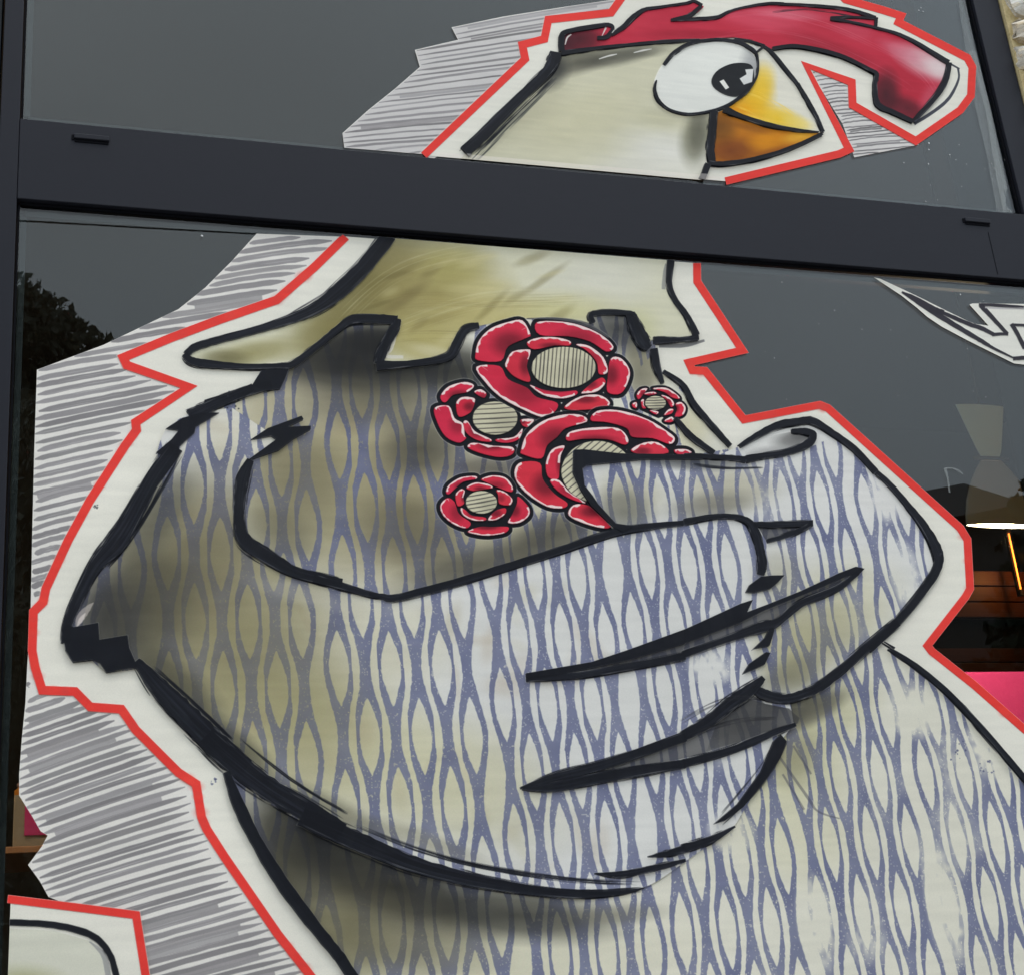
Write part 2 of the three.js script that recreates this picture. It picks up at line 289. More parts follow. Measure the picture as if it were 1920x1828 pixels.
// ---- the upper pane: the head
const up = new Sheet(0.62, 2.42, TOPY + 0.003, 4.36, 1100);
{
  const redLine = [...tB(462, 876, 1032, 334, 1016, 254, 1140, 222, 1162, 113, 1515, 74, 1572, -6), ...tP(1185, -44, 1540, -46), ...tC(915, 0, 1120, 58, 1228, 92, 1212, 128, 1600, 328, 1628, 380, 1620, 540, 1560, 622, 1310, 795, 955, 593, 950, 465, 690, 368, 935, 843, 880, 868, 240, 1021)];
  const hatchL = [...tB(5, 750, 150, 620, 300, 500, 440, 378, 412, 282, 655, 225, 618, 155, 905, 95, 1250, 40, 1520, 0), ...tP(1175, -14, 1185, 40, 1000, 180, 810, 300), ...tB(460, 868, 15, 832)];
  const hatchR = tC(700, 375, 930, 465, 950, 590, 1310, 800, 1330, 815, 965, 886, 900, 700);
  const headFill = [...smooth([...tB(670, 895, 760, 800, 900, 650, 1040, 510, 1180, 370, 1215, 300)]), ...tB(1600, 262, 1918, 240), ...tC(0, 232, 380, 228, 430, 300, 415, 440, 300, 580, 170, 640, 140, 915, 105, 1016)];
  const comb = [...tV(180, 350, 185, 260, 225, 235, 480, 185, 520, 175, 575, 210, 560, 255, 620, 220, 700, 140, 790, 75, 900, 55, 1090, 30, 1150, 10, 1225, 55, 1180, 95, 1110, 135, 1310, 130, 1400, 95, 1480, 70, 1680, 35, 1900, 30), ...tC(760, 32, 920, 55, 1010, 80, 1085, 105, 1085, 160, 1250, 215, 1490, 355, 1500, 400, 1460, 480, 1390, 590, 1290, 690, 1180, 640, 1085, 590, 1075, 500, 1085, 430, 1060, 408, 870, 320, 640, 268, 500, 282, 460, 262, 380, 228, 280, 215, 0, 230), ...tV(950, 312, 700, 330, 450, 355, 200, 400)];
  const eye = smooth(tV(866, 660, 880, 560, 940, 460, 1060, 365, 1200, 310, 1340, 300, 1480, 325, 1570, 385, 1610, 460, 1600, 570, 1540, 660, 1430, 745, 1290, 810, 1120, 835, 980, 805, 900, 740), true);
  const pupil = smooth(tV(1280, 580, 1330, 510, 1440, 465, 1560, 475, 1585, 560, 1560, 640, 1470, 700, 1380, 690, 1300, 640), true);
  const beakTop = [...smooth([...tV(1630, 345, 1680, 365, 1750, 440, 1860, 570, 1920, 660), ...tC(650, 500, 730, 650, 785, 750)]), ...smooth(tC(785, 752, 560, 730, 400, 690, 225, 625)), ...tV(1480, 710, 1560, 640, 1605, 560, 1612, 450)];
  const beakLow = [...tC(225, 625, 165, 650, 150, 780, 140, 915, 200, 930), ...smooth(tC(200, 930, 400, 905, 600, 840, 785, 755)), ...tC(560, 735, 400, 692)];
  const S = up, slope = (y) => lerp(-0.22, -0.07, Math.min(1, Math.max(0, (y + 20) / 300)));
  hatch(S, hatchL, 40, 420, 9.4, slope, [118, 158], 640, [0.28, 0.5], 8, [204, 202, 203]);
  hatch(S, hatchR, 125, 330, 7, () => -0.09, [104, 140], 1500, [0.3, 0.45], 2, [212, 210, 210]);
  S.fill(redLine, WHITE);
  S.fill(band(hatchL.slice(0, 9), 2.4), [226, 226, 222], 0.8);
  S.fill(headFill, [206, 204, 181]);
  S.clip([headFill], () => {
    for (const b of [[900, 255, 120, 60, -30, [170, 168, 142], 0.45], [1000, 190, 110, 70, -40, [168, 165, 140], 0.5], [1090, 225, 150, 70, -20, [196, 192, 160], 0.5], [1260, 290, 130, 60, 10, [224, 224, 220], 0.9], [1210, 315, 140, 40, 0, [222, 221, 212], 0.9], [1080, 120, 90, 26, -14, [70, 68, 60], 0.75], [1150, 110, 90, 20, -10, [60, 60, 54], 0.7], [1200, 100, 70, 14, -6, [80, 80, 72], 0.6], [1030, 135, 50, 40, -40, [40, 42, 44], 0.8], [1300, 265, 34, 60, 4, [112, 112, 92], 0.8], [1310, 240, 26, 70, 4, [84, 84, 74], 0.65], [1230, 225, 60, 26, 10, [190, 188, 160], 0.6], [930, 240, 90, 30, -45, [120, 120, 108], 0.5]]) S.blob(...b);
    S.bristles(tB, [700, 890, 50, 900, 690, 50, 1180, 410, 40], 46, [60, 62, 62], 0.7, 12);
  });
  S.fill(comb, [190, 44, 66]);
  S.clip([comb], () => {
    for (const b of [[1085, 75, 60, 40, 0, [70, 22, 32], 0.95], [1050, 85, 40, 40, 0, [64, 24, 34], 0.9], [1180, 40, 60, 30, 0, [206, 58, 78], 0.6], [1300, 66, 120, 12, 0, [150, 26, 46], 0.6], [1430, 40, 110, 26, 8, [212, 82, 104], 0.75], [1480, 28, 90, 14, 6, [224, 130, 148], 0.6], [1600, 55, 60, 26, 20, [200, 80, 100], 0.6], [1560, 95, 120, 22, 20, [150, 28, 46], 0.7], [1690, 165, 60, 60, 30, [176, 36, 56], 0.8], [1660, 180, 34, 60, 0, [60, 22, 30], 0.9], [1700, 205, 60, 26, 25, [70, 22, 32], 0.8], [1735, 120, 80, 34, 26, [216, 196, 200], 0.95], [1765, 130, 40, 30, 30, [222, 208, 210], 0.95], [1690, 100, 60, 20, 26, [206, 120, 138], 0.7], [1745, 185, 24, 40, 30, [200, 90, 108], 0.7]]) S.blob(...b);
    S.bristles(tC, [60, 200, 30, 400, 130, 60, 800, 200, 60, 1250, 420, 60, 1380, 560, 60], 40, [232, 150, 164], 0.12, 14);
  });
  S.fill(eye, [226, 228, 224]);
  S.clip([eye], () => { S.blob(1410, 135, 30, 60, 0, [150, 152, 156], 0.8); });
  S.fill(pupil, [30, 32, 36]);
  S.fill(tV(1335, 595, 1365, 582, 1405, 640, 1380, 655), [226, 226, 222]);
  S.fill(tV(1480, 575, 1530, 545, 1520, 510, 1580, 505, 1570, 600, 1510, 620), [214, 216, 216]);
  S.fill(beakTop, [228, 226, 214]);
  S.clip([beakTop], () => { for (const b of [[1400, 205, 70, 40, 20, [236, 168, 22], 1], [1420, 175, 40, 46, -10, [236, 186, 30], 0.95], [1460, 225, 60, 30, 18, [238, 196, 44], 0.95], [1375, 212, 40, 20, 20, [226, 146, 16], 0.9], [1430, 150, 30, 40, 0, [240, 200, 60], 0.8], [1495, 232, 40, 18, 16, [238, 214, 110], 0.8]]) S.blob(...b); S.bristles(tC, [300, 560, 60, 420, 600, 80, 600, 700, 60], 50, [250, 214, 90], 0.35, 12); });
  S.fill(beakLow, [186, 114, 22]);
  S.clip([beakLow], () => { for (const b of [[1370, 285, 60, 34, 0, [120, 62, 24], 0.95], [1350, 240, 40, 40, 0, [104, 66, 24], 0.8], [1440, 265, 50, 22, -8, [216, 140, 16], 0.85], [1500, 258, 46, 16, -10, [226, 170, 50], 0.9], [1400, 240, 60, 10, 14, [140, 84, 20], 0.7], [1450, 288, 60, 12, -12, [130, 70, 20], 0.6]]) S.blob(...b); });
  S.fill(tV(1520, 322, 1650, 338, 1600, 392), [222, 222, 218]);
  S.stroke(eye, [236, 236, 230], 2.2, 0.8);
  const ink = [
    brush(tB, 690, 862, 66, 800, 760, 62, 1000, 560, 54, 1150, 410, 60, 1190, 340, 70, 1200, 300, 60),
    brush(tV, 200, 380, 40, 200, 280, 44, 240, 238, 34, 470, 196, 32, 540, 190, 26, 566, 216, 26, 530, 275, 30, 455, 285, 28),
    brush(tV, 555, 262, 26, 640, 206, 36, 720, 128, 36, 795, 80, 26, 900, 62, 18, 1090, 34, 18, 1150, 18, 20, 1210, 50, 22),
    brush(tV, 1205, 55, 22, 1110, 125, 26, 1000, 152, 22), brush(tV, 985, 155, 20, 1150, 148, 24, 1310, 136, 24, 1400, 95, 18, 1500, 66, 16, 1680, 36, 20, 1800, 34, 12),
    brush(tC, 470, 28, 12, 700, 38, 16, 920, 60, 18, 1080, 108, 20), brush(tC, 1084, 106, 18, 1080, 158, 18), brush(tC, 1078, 112, 14, 940, 104, 12, 826, 110, 18), brush(tC, 826, 114, 18, 950, 134, 14, 1080, 164, 14, 1250, 218, 18, 1490, 360, 28),
    brush(tC, 1494, 360, 28, 1478, 440, 30, 1430, 535, 30, 1292, 688, 26), brush(tC, 1290, 690, 24, 1180, 640, 26, 1092, 594, 30, 1076, 490, 24, 1084, 428, 26, 1050, 402, 20, 870, 318, 22, 640, 268, 22, 500, 282, 20),
    brush(tV, 195, 395, 34, 450, 358, 24, 700, 332, 20, 950, 310, 24, 1190, 298, 14), brush(tV, 1440, 290, 14, 1560, 310, 14, 1660, 340, 14),
    brush(tV, 935, 475, 22, 1000, 395, 26, 1120, 325, 24, 1250, 300, 18, 1340, 296, 18, 1470, 315, 22, 1560, 360, 24, 1600, 395, 20), brush(tV, 1600, 390, 14, 1612, 460, 14, 1602, 560, 16, 1540, 660, 22, 1470, 715, 24), brush(tV, 1500, 700, 22, 1380, 775, 20, 1250, 815, 16, 1110, 834, 18, 980, 804, 16, 900, 740, 20, 868, 660, 22, 880, 590, 12),
    brush(tV, 1590, 395, 12, 1655, 345, 16), brush(tV, 1640, 335, 16, 1720, 400, 22, 1860, 570, 22, 1920, 655, 20), brush(tC, 640, 478, 18, 700, 580, 20, 750, 670, 18, 785, 752, 18),
    brush(tC, 225, 622, 40, 330, 665, 26, 480, 712, 26, 620, 738, 18, 760, 752, 8), brush(tC, 170, 632, 44, 160, 740, 42, 152, 850, 44, 160, 922, 40), brush(tC, 140, 922, 20, 220, 930, 26, 400, 903, 24, 600, 842, 22, 780, 760, 20),
    brush(tC, 138, 930, 34, 104, 1016, 38),
  ];
  for (const p of ink) S.ink(p);
  for (const p of [brush(tC, 1548, 388, 12, 1550, 450, 12, 1500, 550, 18, 1420, 622, 18, 1300, 698, 20), brush(tC, 1500, 358, 10, 1556, 390, 10)]) S.fill(p, [62, 64, 76], 0.95);
  for (const p of [brush(tV, 470, 430, 6, 540, 408, 12, 600, 395, 6), brush(tV, 720, 385, 6, 790, 368, 12, 850, 358, 5), brush(tV, 490, 268, 6, 520, 205, 14), brush(tV, 560, 250, 5, 580, 225, 8), brush(tV, 225, 330, 8, 240, 280, 12, 270, 255, 8)]) S.fill(p, [222, 222, 218], 0.9);
  S.bristles(tB, [690, 880, 66, 900, 670, 60, 1160, 420, 60], 30, INK, 0.8, 5);
  S.bristles(tC, [500, 60, 20, 700, 44, 20, 1000, 90, 20], 24, INK, 0.5, 3);
  const redBand = band(redLine, 14.5);
  S.stroke(redLine, [236, 230, 224], 19, 0.5); S.fill(redBand, RED);
  S.finish();

  const m = thing('window_painting', 'painted hen head with red comb and yellow beak on the pane above the transom', 'mural', [0, 0, 0], 'hen painted across the two panes');
  S.mesh('hatching', hatchL, 0, m, 'fine grey slanted hatching'); S.mesh('hatching', hatchR, 0, m, 'fine grey slanted hatching');
  S.mesh('white_border', redLine, 1, m);
  S.mesh('red_outline', redBand, 2, m);
  const head = S.mesh('head', headFill, 3, m, 'cream painted hen head');
  S.mesh('comb', comb, 5, m, 'crimson painted comb with a pale tip');
  const e = S.mesh('eye', eye, 4, m); S.mesh('pupil', pupil, 1, e);
  const bk = S.mesh('beak', beakTop, 3, m, 'yellow upper beak'); S.mesh('lower_beak', beakLow, 1, bk, 'orange brown lower beak');
  ink.forEach((p, i) => S.mesh('brush_line', p, 8 + i * 0.12, m));
}

// ---- the lower pane: body, flowers, hatching, and the two neighbouring cut-outs
const YB = at(860, 2330).y - 0.02, low = new Sheet(0.004, 2.392, YB, 3.345, 855);
{
  const S = low;
  const redL = [...tM(1430, 20, 1175, 270, 865, 540, 400, 700, 0, 850), ...tD(690, 185, 710, 228, 1060, 350, 760, 548, 765, 592, 700, 680, 500, 990, 380, 1210, 255, 1480, 240, 1555, 185, 1610, 178, 1828), ...tG(195, 100, 235, 228, 420, 235, 505, 322, 680, 335, 760, 450, 1000, 690, 1100, 755, 1130, 940, 1160, 1010, 1260, 1165, 1560, 1600, 1740, 1828), ...tP(700, 1990, 800, 2200, 850, 2330)];
  const redR = [...tN(1310, 112, 1312, 270, 1700, 860, 1240, 965, 1270, 1030, 1380, 1035, 1712, 1452), ...tF(770, 450, 815, 468, 1560, 1140, 1600, 1205, 1615, 1480, 1590, 1525, 1375, 1800), ...tI(1400, 10, 1640, 200, 1918, 445), ...tP(2000, 1430, 2110, 1580, 2160, 1750, 2165, 2330)];
  const cut = [...redL, ...[...redR].reverse()];
  const hatchP = [...tP(652, 445), ...tA(1440, 1315, 1300, 1470, 1150, 1620, 1000, 1740, 820, 1826), ...tD(580, 112, 205, 252, 190, 700, 180, 1100, 170, 1580), ...tG(150, 100, 140, 300, 120, 500, 105, 700, 105, 820, 180, 940, 225, 1020, 265, 1045, 230, 1110, 155, 1210, 220, 1300, 270, 1390, 400, 1440), ...tP(210, 1780, 300, 2120), ...tP(770, 2130, 610, 1830), ...tG(1290, 1165, 1150, 940, 1110, 745, 700, 325, 420, 225, 250, 222, 190, 0), ...tD(260, 1560, 720, 680, 780, 560, 1070, 350, 720, 220, 700, 180), ...tM(0, 840, 870, 530)];
  const arm = [...smooth([...tD(1050, 505, 930, 590, 880, 720, 850, 880, 720, 1120, 500, 1380, 400, 1600), ...tU(75, 600, 90, 760, 165, 880)]), ...tU(330, 862, 450, 970, 720, 930, 1100, 1380, 1500, 1780), ...smooth([...tG(1290, 690, 1500, 860, 1918, 1080), ...tH(0, 1090, 400, 1245, 900, 1362, 1300, 1397, 1680, 1345, 1918, 1200)]), ...tI(280, 1005, 440, 740, 560, 500, 620, 420, 600, 300, 750, 225, 950, 85, 1060, 0), ...smooth([...tF(1045, 1825, 1200, 1670, 1350, 1490, 1430, 1330, 1350, 1140, 1140, 870), ...tL(1700, 450, 1450, 270, 1280, 150, 1100, 150, 950, 190, 760, 290, 560, 420)]), ...tL(300, 530, 0, 515), ...tQ(1700, 1020, 1330, 1015, 1010, 985, 1005, 1140, 1060, 1260, 1290, 1530), ...smooth([...tE(1560, 1165, 1200, 1277, 700, 1432, 320, 1532, 0, 1477), ...tD(1650, 1392, 1370, 1222, 1335, 1100, 1350, 900, 1400, 770)]), ...tD(1560, 640, 1300, 470)];
  const torso = [...tM(660, 1250, 740, 1112, 960, 1100, 1200, 920, 1480, 700, 1900, 700), ...tP(900, 600, 1110, 585, 1180, 585, 1230, 650), ...tE(1760, 110, 1800, 330), ...smooth(tN(1020, 1050, 1180, 1160, 1280, 1330, 1450, 1530, 1590, 1680)), ...tP(1450, 900, 1560, 1200), ...smooth([...tI(1150, 0, 1300, 95, 1500, 265, 1700, 480, 1918, 735), ...tP(1990, 1560, 2060, 1760, 2090, 2000, 2090, 2330)]), ...tP(900, 2330), ...smooth([...tP(870, 2180, 760, 1990), ...tG(1918, 1750, 1600, 1345, 1345, 880, 1270, 700)]), ...tP(330, 1240, 420, 900), ...tD(1000, 560, 1055, 512), ...tM(290, 1400)];
  const cape = [...smooth(tM(1770, 20, 1600, 250, 1400, 450, 1200, 600, 1000, 690, 700, 790, 400, 870, 200, 930, 110, 1005, 300, 1065, 600, 1090, 900, 1085, 1000, 1070)), ...tM(1200, 920, 1400, 760, 1480, 700, 1860, 700, 1780, 850, 1710, 1060), ...tE(200, 228, 400, 222, 590, 185, 640, 120, 690, 30, 760, 12), ...tQ(560, 80, 700, 70, 900, 90, 1130, 100, 1135, 40, 1390, 30), ...tN(740, 560, 790, 690, 850, 780, 930, 775, 1320, 755, 1230, 590, 1110, 420, 1065, 280, 1078, 92)];
  const slope = (y) => { const k = [[430, -0.1], [700, -0.18], [1000, -0.26], [1450, -0.36], [1750, -0.29], [2200, -0.25]]; for (let i = 1; i < k.length; i++) if (y < k[i][0]) return lerp(k[i - 1][1], k[i][1], Math.max(0, (y - k[i - 1][0]) / (k[i][0] - k[i - 1][0]))); return -0.25; };
  hatch(S, hatchP, 460, 2300, 15.5, slope, [126, 152], 60, [0.5, 0.72], 22, [224, 222, 219]);
  S.fill(cut, WHITE);

  // thinned cream and olive washes on the body
  S.clip([torso], () => { S.fill(torso, [218, 217, 205]); for (const b of [[640, 780, 280, 240, 0, [170, 162, 130], 1], [760, 960, 280, 200, 0, [150, 142, 112], 1], [560, 930, 180, 200, 0, [156, 150, 118], 0.8], [1000, 1020, 200, 110, -15, [176, 172, 146], 0.9], [560, 760, 120, 90, 0, [206, 200, 176], 0.7], [1290, 800, 60, 90, 30, [206, 202, 174], 0.9], [1210, 680, 60, 90, 10, [180, 174, 140], 0.8], [640, 1700, 200, 260, 0, [190, 186, 150], 0.9], [900, 1800, 340, 170, 0, [204, 202, 178], 0.8], [1480, 1420, 150, 150, 20, [196, 194, 158], 0.85], [1560, 1330, 120, 80, -30, [186, 184, 152], 0.8], [1500, 1560, 160, 130, 0, [206, 204, 178], 0.7], [1150, 1780, 250, 120, 0, [214, 212, 194], 0.7], [540, 1560, 90, 120, 40, [150, 146, 118], 0.8]]) S.blob(...b); });
  S.clip([arm], () => { S.fill(arm, [216, 217, 216]); for (const b of [[430, 1180, 320, 280, 0, [178, 172, 134], 1], [330, 1050, 190, 240, 20, [164, 158, 126], 1], [560, 1350, 320, 220, 30, [184, 179, 138], 1], [820, 1460, 320, 170, 15, [202, 199, 168], 0.9], [700, 1200, 220, 130, 0, [206, 203, 182], 0.85], [430, 830, 110, 90, 0, [214, 210, 190], 0.8], [1560, 1150, 180, 130, -20, [200, 197, 170], 0.9], [1480, 1230, 90, 90, 0, [186, 182, 148], 0.9], [1360, 920, 130, 60, -6, [188, 184, 164], 0.9], [1180, 930, 90, 70, 0, [186, 182, 160], 0.9], [1250, 1000, 60, 40, 0, [222, 222, 220], 0.6], [1620, 920, 120, 90, 0, [222, 222, 222], 0.8]]) S.blob(...b); });

  for (const q of [torso, arm]) S.clip([q], () => { for (let i = 0; i < 60; i++) S.blob(250 + R() * 900, 700 + R() * 1050, 20 + R() * 60, 10 + R() * 26, R() * 180, [[150, 138, 104], [196, 190, 160], [170, 150, 122]][i % 3], 0.1 + R() * 0.16); });

  // blue roller pattern: staggered lens-shaped loops in upright strips
  {
    const mk = document.createElement('canvas'); mk.width = S.w; mk.height = S.h; const mc = mk.getContext('2d'); mc.fillStyle = '#000'; mc.fillRect(0, 0, S.w, S.h); mc.fillStyle = '#fff';
    for (const p of [torso, arm]) { mc.beginPath(); S.trace(p, mc); mc.fill(); }
    mc.fillStyle = '#000'; for (const p of [tL(540, 430, 760, 280, 950, 180, 1280, 140, 1500, 280, 1400, 370, 1290, 420, 1050, 490, 600, 545), tN(960, 860, 1020, 1050, 1290, 1330, 1610, 1700, 1200, 1770, 1120, 1450, 800, 1180, 830, 1000)]) { mc.beginPath(); S.trace(p, mc); mc.fill(); } mc.fillStyle = '#fff';
    const mask = mc.getImageData(0, 0, S.w, S.h).data;
    mc.fillStyle = '#000'; mc.fillRect(0, 0, S.w, S.h); mc.fillStyle = '#fff'; mc.beginPath(); S.trace(arm, mc); mc.fill();
    const onArm = mc.getImageData(0, 0, S.w, S.h).data;
    const ly = document.createElement('canvas'); ly.width = S.w; ly.height = S.h; const lc = ly.getContext('2d'), im = lc.createImageData(S.w, S.h), o = im.data;
    const T = 0.266, seams = [-0.05, 0.26, 0.575, 0.895, 1.19, 1.485, 1.775, 2.07, 2.4], loops = [[200, 1200], [574, 1165], [644, 1253], [942, 1321], [1483, 1665], [1577, 1642], [1767, 1508], [2000, 1700]];
    const strips = loops.map(([px, py], i) => { const v = at(px, py), edge = 0.018, p = (seams[i + 1] - seams[i] - edge) / 6, first = seams[i] + edge / 2 + p / 2, c = Math.round((v.x - first) / p); return { p, first, y: v.y + (c & 1 ? T / 2 : 0), k: p / 0.0492 }; });
    const bare = [[1700, 1090, 40, 90], [1655, 930, 40, 60], [1860, 1400, 60, 70], [1530, 1730, 40, 90], [1370, 1560, 50, 40], [1330, 1250, 50, 40], [1710, 1330, 60, 60], [1770, 1700, 40, 120]].map(([x, y, a, b]) => [...S.pt([x, y]), a, b]);
    for (let j = 0; j < S.h; j++) for (let i = 0; i < S.w; i++) {
      const k = (j * S.w + i) * 4; if (mask[k] < 128) continue;
      const x = S.x0 + i / S.S, y = S.y1 - j / S.S, rough = (vnoise(i / 5, j / 5) - 0.5) * 0.0016 + (vnoise(i / 23, j / 23 + 40) - 0.5) * 0.002;
      const wob = x + Math.sin(y * 5 + 1) * 0.003 - (onArm[k] > 127 ? 0 : 0.021);
      let s = 0; while (s < strips.length - 1 && wob > seams[s + 1]) s++;
      const { p, first, y: yc, k: wide } = strips[s], c = Math.max(0, Math.min(5, Math.round((wob - first) / p))), du = Math.abs(wob - first - c * p), ph = (y - yc + (onArm[k] > 127 ? 0 : 0.07)) / T * 2 * Math.PI + (c & 1 ? Math.PI : 0), cs = Math.cos(ph);
      const w = (0.01935 + 0.00965 * cs) * wide + rough, skew = Math.cos(ph + 0.2 * Math.sin(ph)), hole = skew > -0.38 ? 0.0186 * wide * Math.pow((skew + 0.38) / 1.38, 0.75) + rough : 0;
      let ink = Math.min((w - du) * S.S, hole > 0 ? (du - hole) * S.S : 9); ink = Math.max(0, Math.min(1, ink + 0.5)); if (!ink) continue;
      let a = 0.9 - 0.16 * vnoise(i / 60, j / 90) - (vnoise(i / 3.2, j / 3.2) > 0.9 ? 0.4 : 0) - (hash(i >> 1, j >> 1) > 0.965 ? 0.35 : 0);
      const worn = fbm(i / 150 + 3, j / 220 + 8) - 0.68 + (x > 1.2 ? 0.05 : -0.1); if (worn > 0) a -= worn * 3.2 * (0.4 + 0.9 * vnoise(i / 6, j / 9));
      for (const b of bare) { const q = ((i - b[0]) / b[2]) ** 2 + ((j - b[1]) / b[3]) ** 2; if (q < 1) a -= (1 - q) * (0.6 + 0.9 * vnoise(i / 7, j / 12)); }
      const n = vnoise(i / 30 + 70, j / 30) * 16;
      o[k] = 92 + n; o[k + 1] = 98 + n; o[k + 2] = 134 + n * 0.8; o[k + 3] = Math.max(0, Math.min(1, a)) * ink * 255;
    }
    lc.putImageData(im, 0, 0); S.c.drawImage(ly, 0, 0);
  }

  // olive and black thinned paint sprayed over the print
  S.clip([arm], () => {
    for (const b of [[270, 1130, 140, 170, 30, [44, 44, 42], 0.75], [200, 1160, 90, 110, 20, [52, 52, 52], 0.9], [400, 1010, 110, 200, 10, [96, 90, 70], 0.45], [300, 960, 60, 130, 35, [60, 60, 56], 0.6], [330, 1290, 150, 60, 42, [52, 52, 46], 0.8], [440, 1400, 130, 40, 40, [50, 50, 44], 0.7], [420, 1150, 280, 220, 0, [112, 106, 82], 0.46], [520, 1300, 260, 170, 30, [122, 116, 88], 0.36], [620, 1520, 170, 34, 27, [84, 82, 66], 0.55], [800, 1580, 160, 26, 20, [120, 116, 92], 0.4], [1330, 950, 110, 34, -8, [110, 108, 100], 0.7], [1170, 960, 70, 60, 20, [100, 100, 92], 0.7], [1290, 870, 120, 18, 3, [60, 62, 64], 0.65], [1540, 1190, 110, 90, -20, [140, 136, 106], 0.45], [1480, 1270, 80, 46, -20, [100, 98, 80], 0.6], [1460, 1080, 60, 70, 0, [150, 146, 118], 0.4], [560, 1115, 140, 24, 16, [200, 198, 190], 0.3]]) S.blob(...b);
    S.fill(brush(tU, 190, 575, 10, 225, 500, 70, 290, 420, 50, 340, 370, 6), [196, 188, 184], 0.6); S.fill(brush(tU, 200, 575, 6, 230, 520, 40, 270, 460, 8), [220, 210, 206], 0.7); S.fill(brush(tU, 930, 1030, 10, 970, 1090, 50, 1030, 1150, 10), [210, 204, 204], 0.8);
    for (const q of [tO(0, 760, 540, 530, 900, 390, 1400, 200, 1300, 270, 900, 480, 730, 590, 400, 690, 0, 850), tL(740, 1210, 1250, 1210, 1100, 1290, 830, 1370), tH(1200, 150, 1918, -45, 1918, 40)]) S.fill(q, [62, 62, 66], 0.72);
    S.clip([tL(590, 440, 800, 330, 1060, 280, 1260, 290, 1240, 400, 900, 490, 640, 530)], () => { S.blob(1495, 825, 60, 26, -10, [108, 108, 108], 0.95); S.blob(1440, 850, 60, 14, -8, [160, 160, 160], 0.7); });
  });
  const below = [...tO(500, 1220, 700, 1280, 900, 1320, 1000, 1400, 980, 1450, 700, 1550, 0, 1750), ...tH(1600, 695, 1300, 738, 1600, 625), ...tO(0, 1590)];
  S.clip([torso], () => S.clip([arm], () => {
    for (const b of [[640, 690, 240, 70, 8, [40, 40, 38], 0.95], [690, 655, 150, 60, 0, [34, 34, 34], 0.95], [700, 640, 100, 40, 0, [34, 34, 34], 0.95], [860, 690, 140, 60, 10, [46, 46, 42], 0.9], [780, 700, 140, 40, 6, [40, 40, 38], 0.7], [720, 760, 260, 60, 0, [80, 78, 68], 0.55], [790, 840, 110, 70, -12, [64, 62, 54], 0.75], [770, 1000, 140, 90, 20, [84, 80, 66], 0.6], [560, 900, 110, 130, 0, [110, 104, 82], 0.55], [520, 1000, 100, 60, 30, [96, 92, 74], 0.55], [900, 1060, 200, 50, -15, [70, 68, 60], 0.75], [1040, 1000, 120, 50, -15, [64, 62, 56], 0.75], [930, 880, 120, 40, 0, [70, 66, 60], 0.7], [1160, 620, 80, 60, 0, [52, 52, 52], 0.85], [1200, 700, 40, 90, -10, [96, 94, 84], 0.6], [580, 1580, 190, 100, 32, [40, 40, 38], 0.95], [740, 1665, 250, 84, 18, [38, 38, 36], 0.95], [960, 1715, 250, 60, 6, [50, 50, 46], 0.85], [680, 1720, 220, 110, 14, [84, 80, 64], 0.6], [1150, 1715, 120, 26, -4, [100, 98, 86], 0.5], [540, 1640, 60, 120, -30, [64, 62, 52], 0.7], [640, 1760, 130, 90, 20, [110, 106, 80], 0.6], [800, 1780, 180, 70, 0, [120, 116, 92], 0.5], [1460, 1340, 130, 46, -18, [70, 68, 60], 0.8], [1530, 1330, 90, 30, -30, [84, 82, 72], 0.7], [1490, 1420, 60, 70, 20, [120, 116, 92], 0.5], [1400, 1370, 90, 60, -30, [60, 60, 58], 0.6]]) S.blob(...b);
  }, true));
  { S.fill(below, [64, 64, 66], 0.66); S.clip([tO(300, 1400, 560, 1180, 700, 1280, 900, 1320, 1250, 1290, 980, 1450, 700, 1550, 200, 1680)], () => S.blob(1400, 1350, 130, 70, -20, [54, 54, 54], 0.7)); for (const q of [brush(tI, 540, 600, 14, 700, 830, 16, 760, 910, 12, 880, 950, 8), brush(tI, 560, 700, 12, 680, 900, 14), brush(tI, 620, 540, 12, 720, 700, 12)]) S.fill(q, [70, 70, 84], 0.45); }

  // the cape of neck feathers
  S.fill(cape, [214, 213, 190]);
  S.clip([cape], () => {
    for (const b of [[700, 540, 190, 130, -50, [118, 110, 68], 1], [640, 620, 150, 70, -20, [130, 122, 76], 0.95], [820, 560, 170, 130, 0, [158, 147, 92], 0.95], [790, 640, 110, 60, 10, [176, 166, 106], 0.9], [930, 600, 150, 70, 0, [186, 176, 118], 0.9], [850, 500, 90, 60, 0, [168, 160, 98], 0.7], [1060, 580, 120, 46, -6, [198, 194, 142], 0.8], [470, 665, 110, 30, -12, [150, 144, 100], 0.9], [420, 672, 60, 20, 0, [104, 100, 70], 0.7], [1190, 620, 60, 60, 20, [202, 202, 160], 0.8], [1130, 520, 160, 70, 0, [218, 218, 208], 0.75], [760, 560, 70, 16, -35, [116, 104, 66], 0.5], [820, 600, 90, 14, -16, [150, 138, 84], 0.5], [900, 540, 80, 20, -4, [200, 192, 140], 0.6], [810, 660, 60, 16, 12, [206, 200, 166], 0.7]]) S.blob(...b);
    for (let i = 0; i < 26; i++) S.blob(640 + R() * 420, 480 + R() * 160, 24 + R() * 50, 5 + R() * 9, -45 + R() * 40, R() < 0.55 ? [112, 102, 62] : [206, 198, 150], 0.2 + R() * 0.25);
    S.bristles(tP, [640, 640, 20, 760, 560, 60, 900, 520, 60, 1060, 510, 60], 50, [226, 222, 190], 0.14, 34);
    S.bristles(tP, [600, 640, 20, 760, 600, 40, 940, 600, 40, 1100, 590, 30], 44, [120, 108, 66], 0.14, 26);
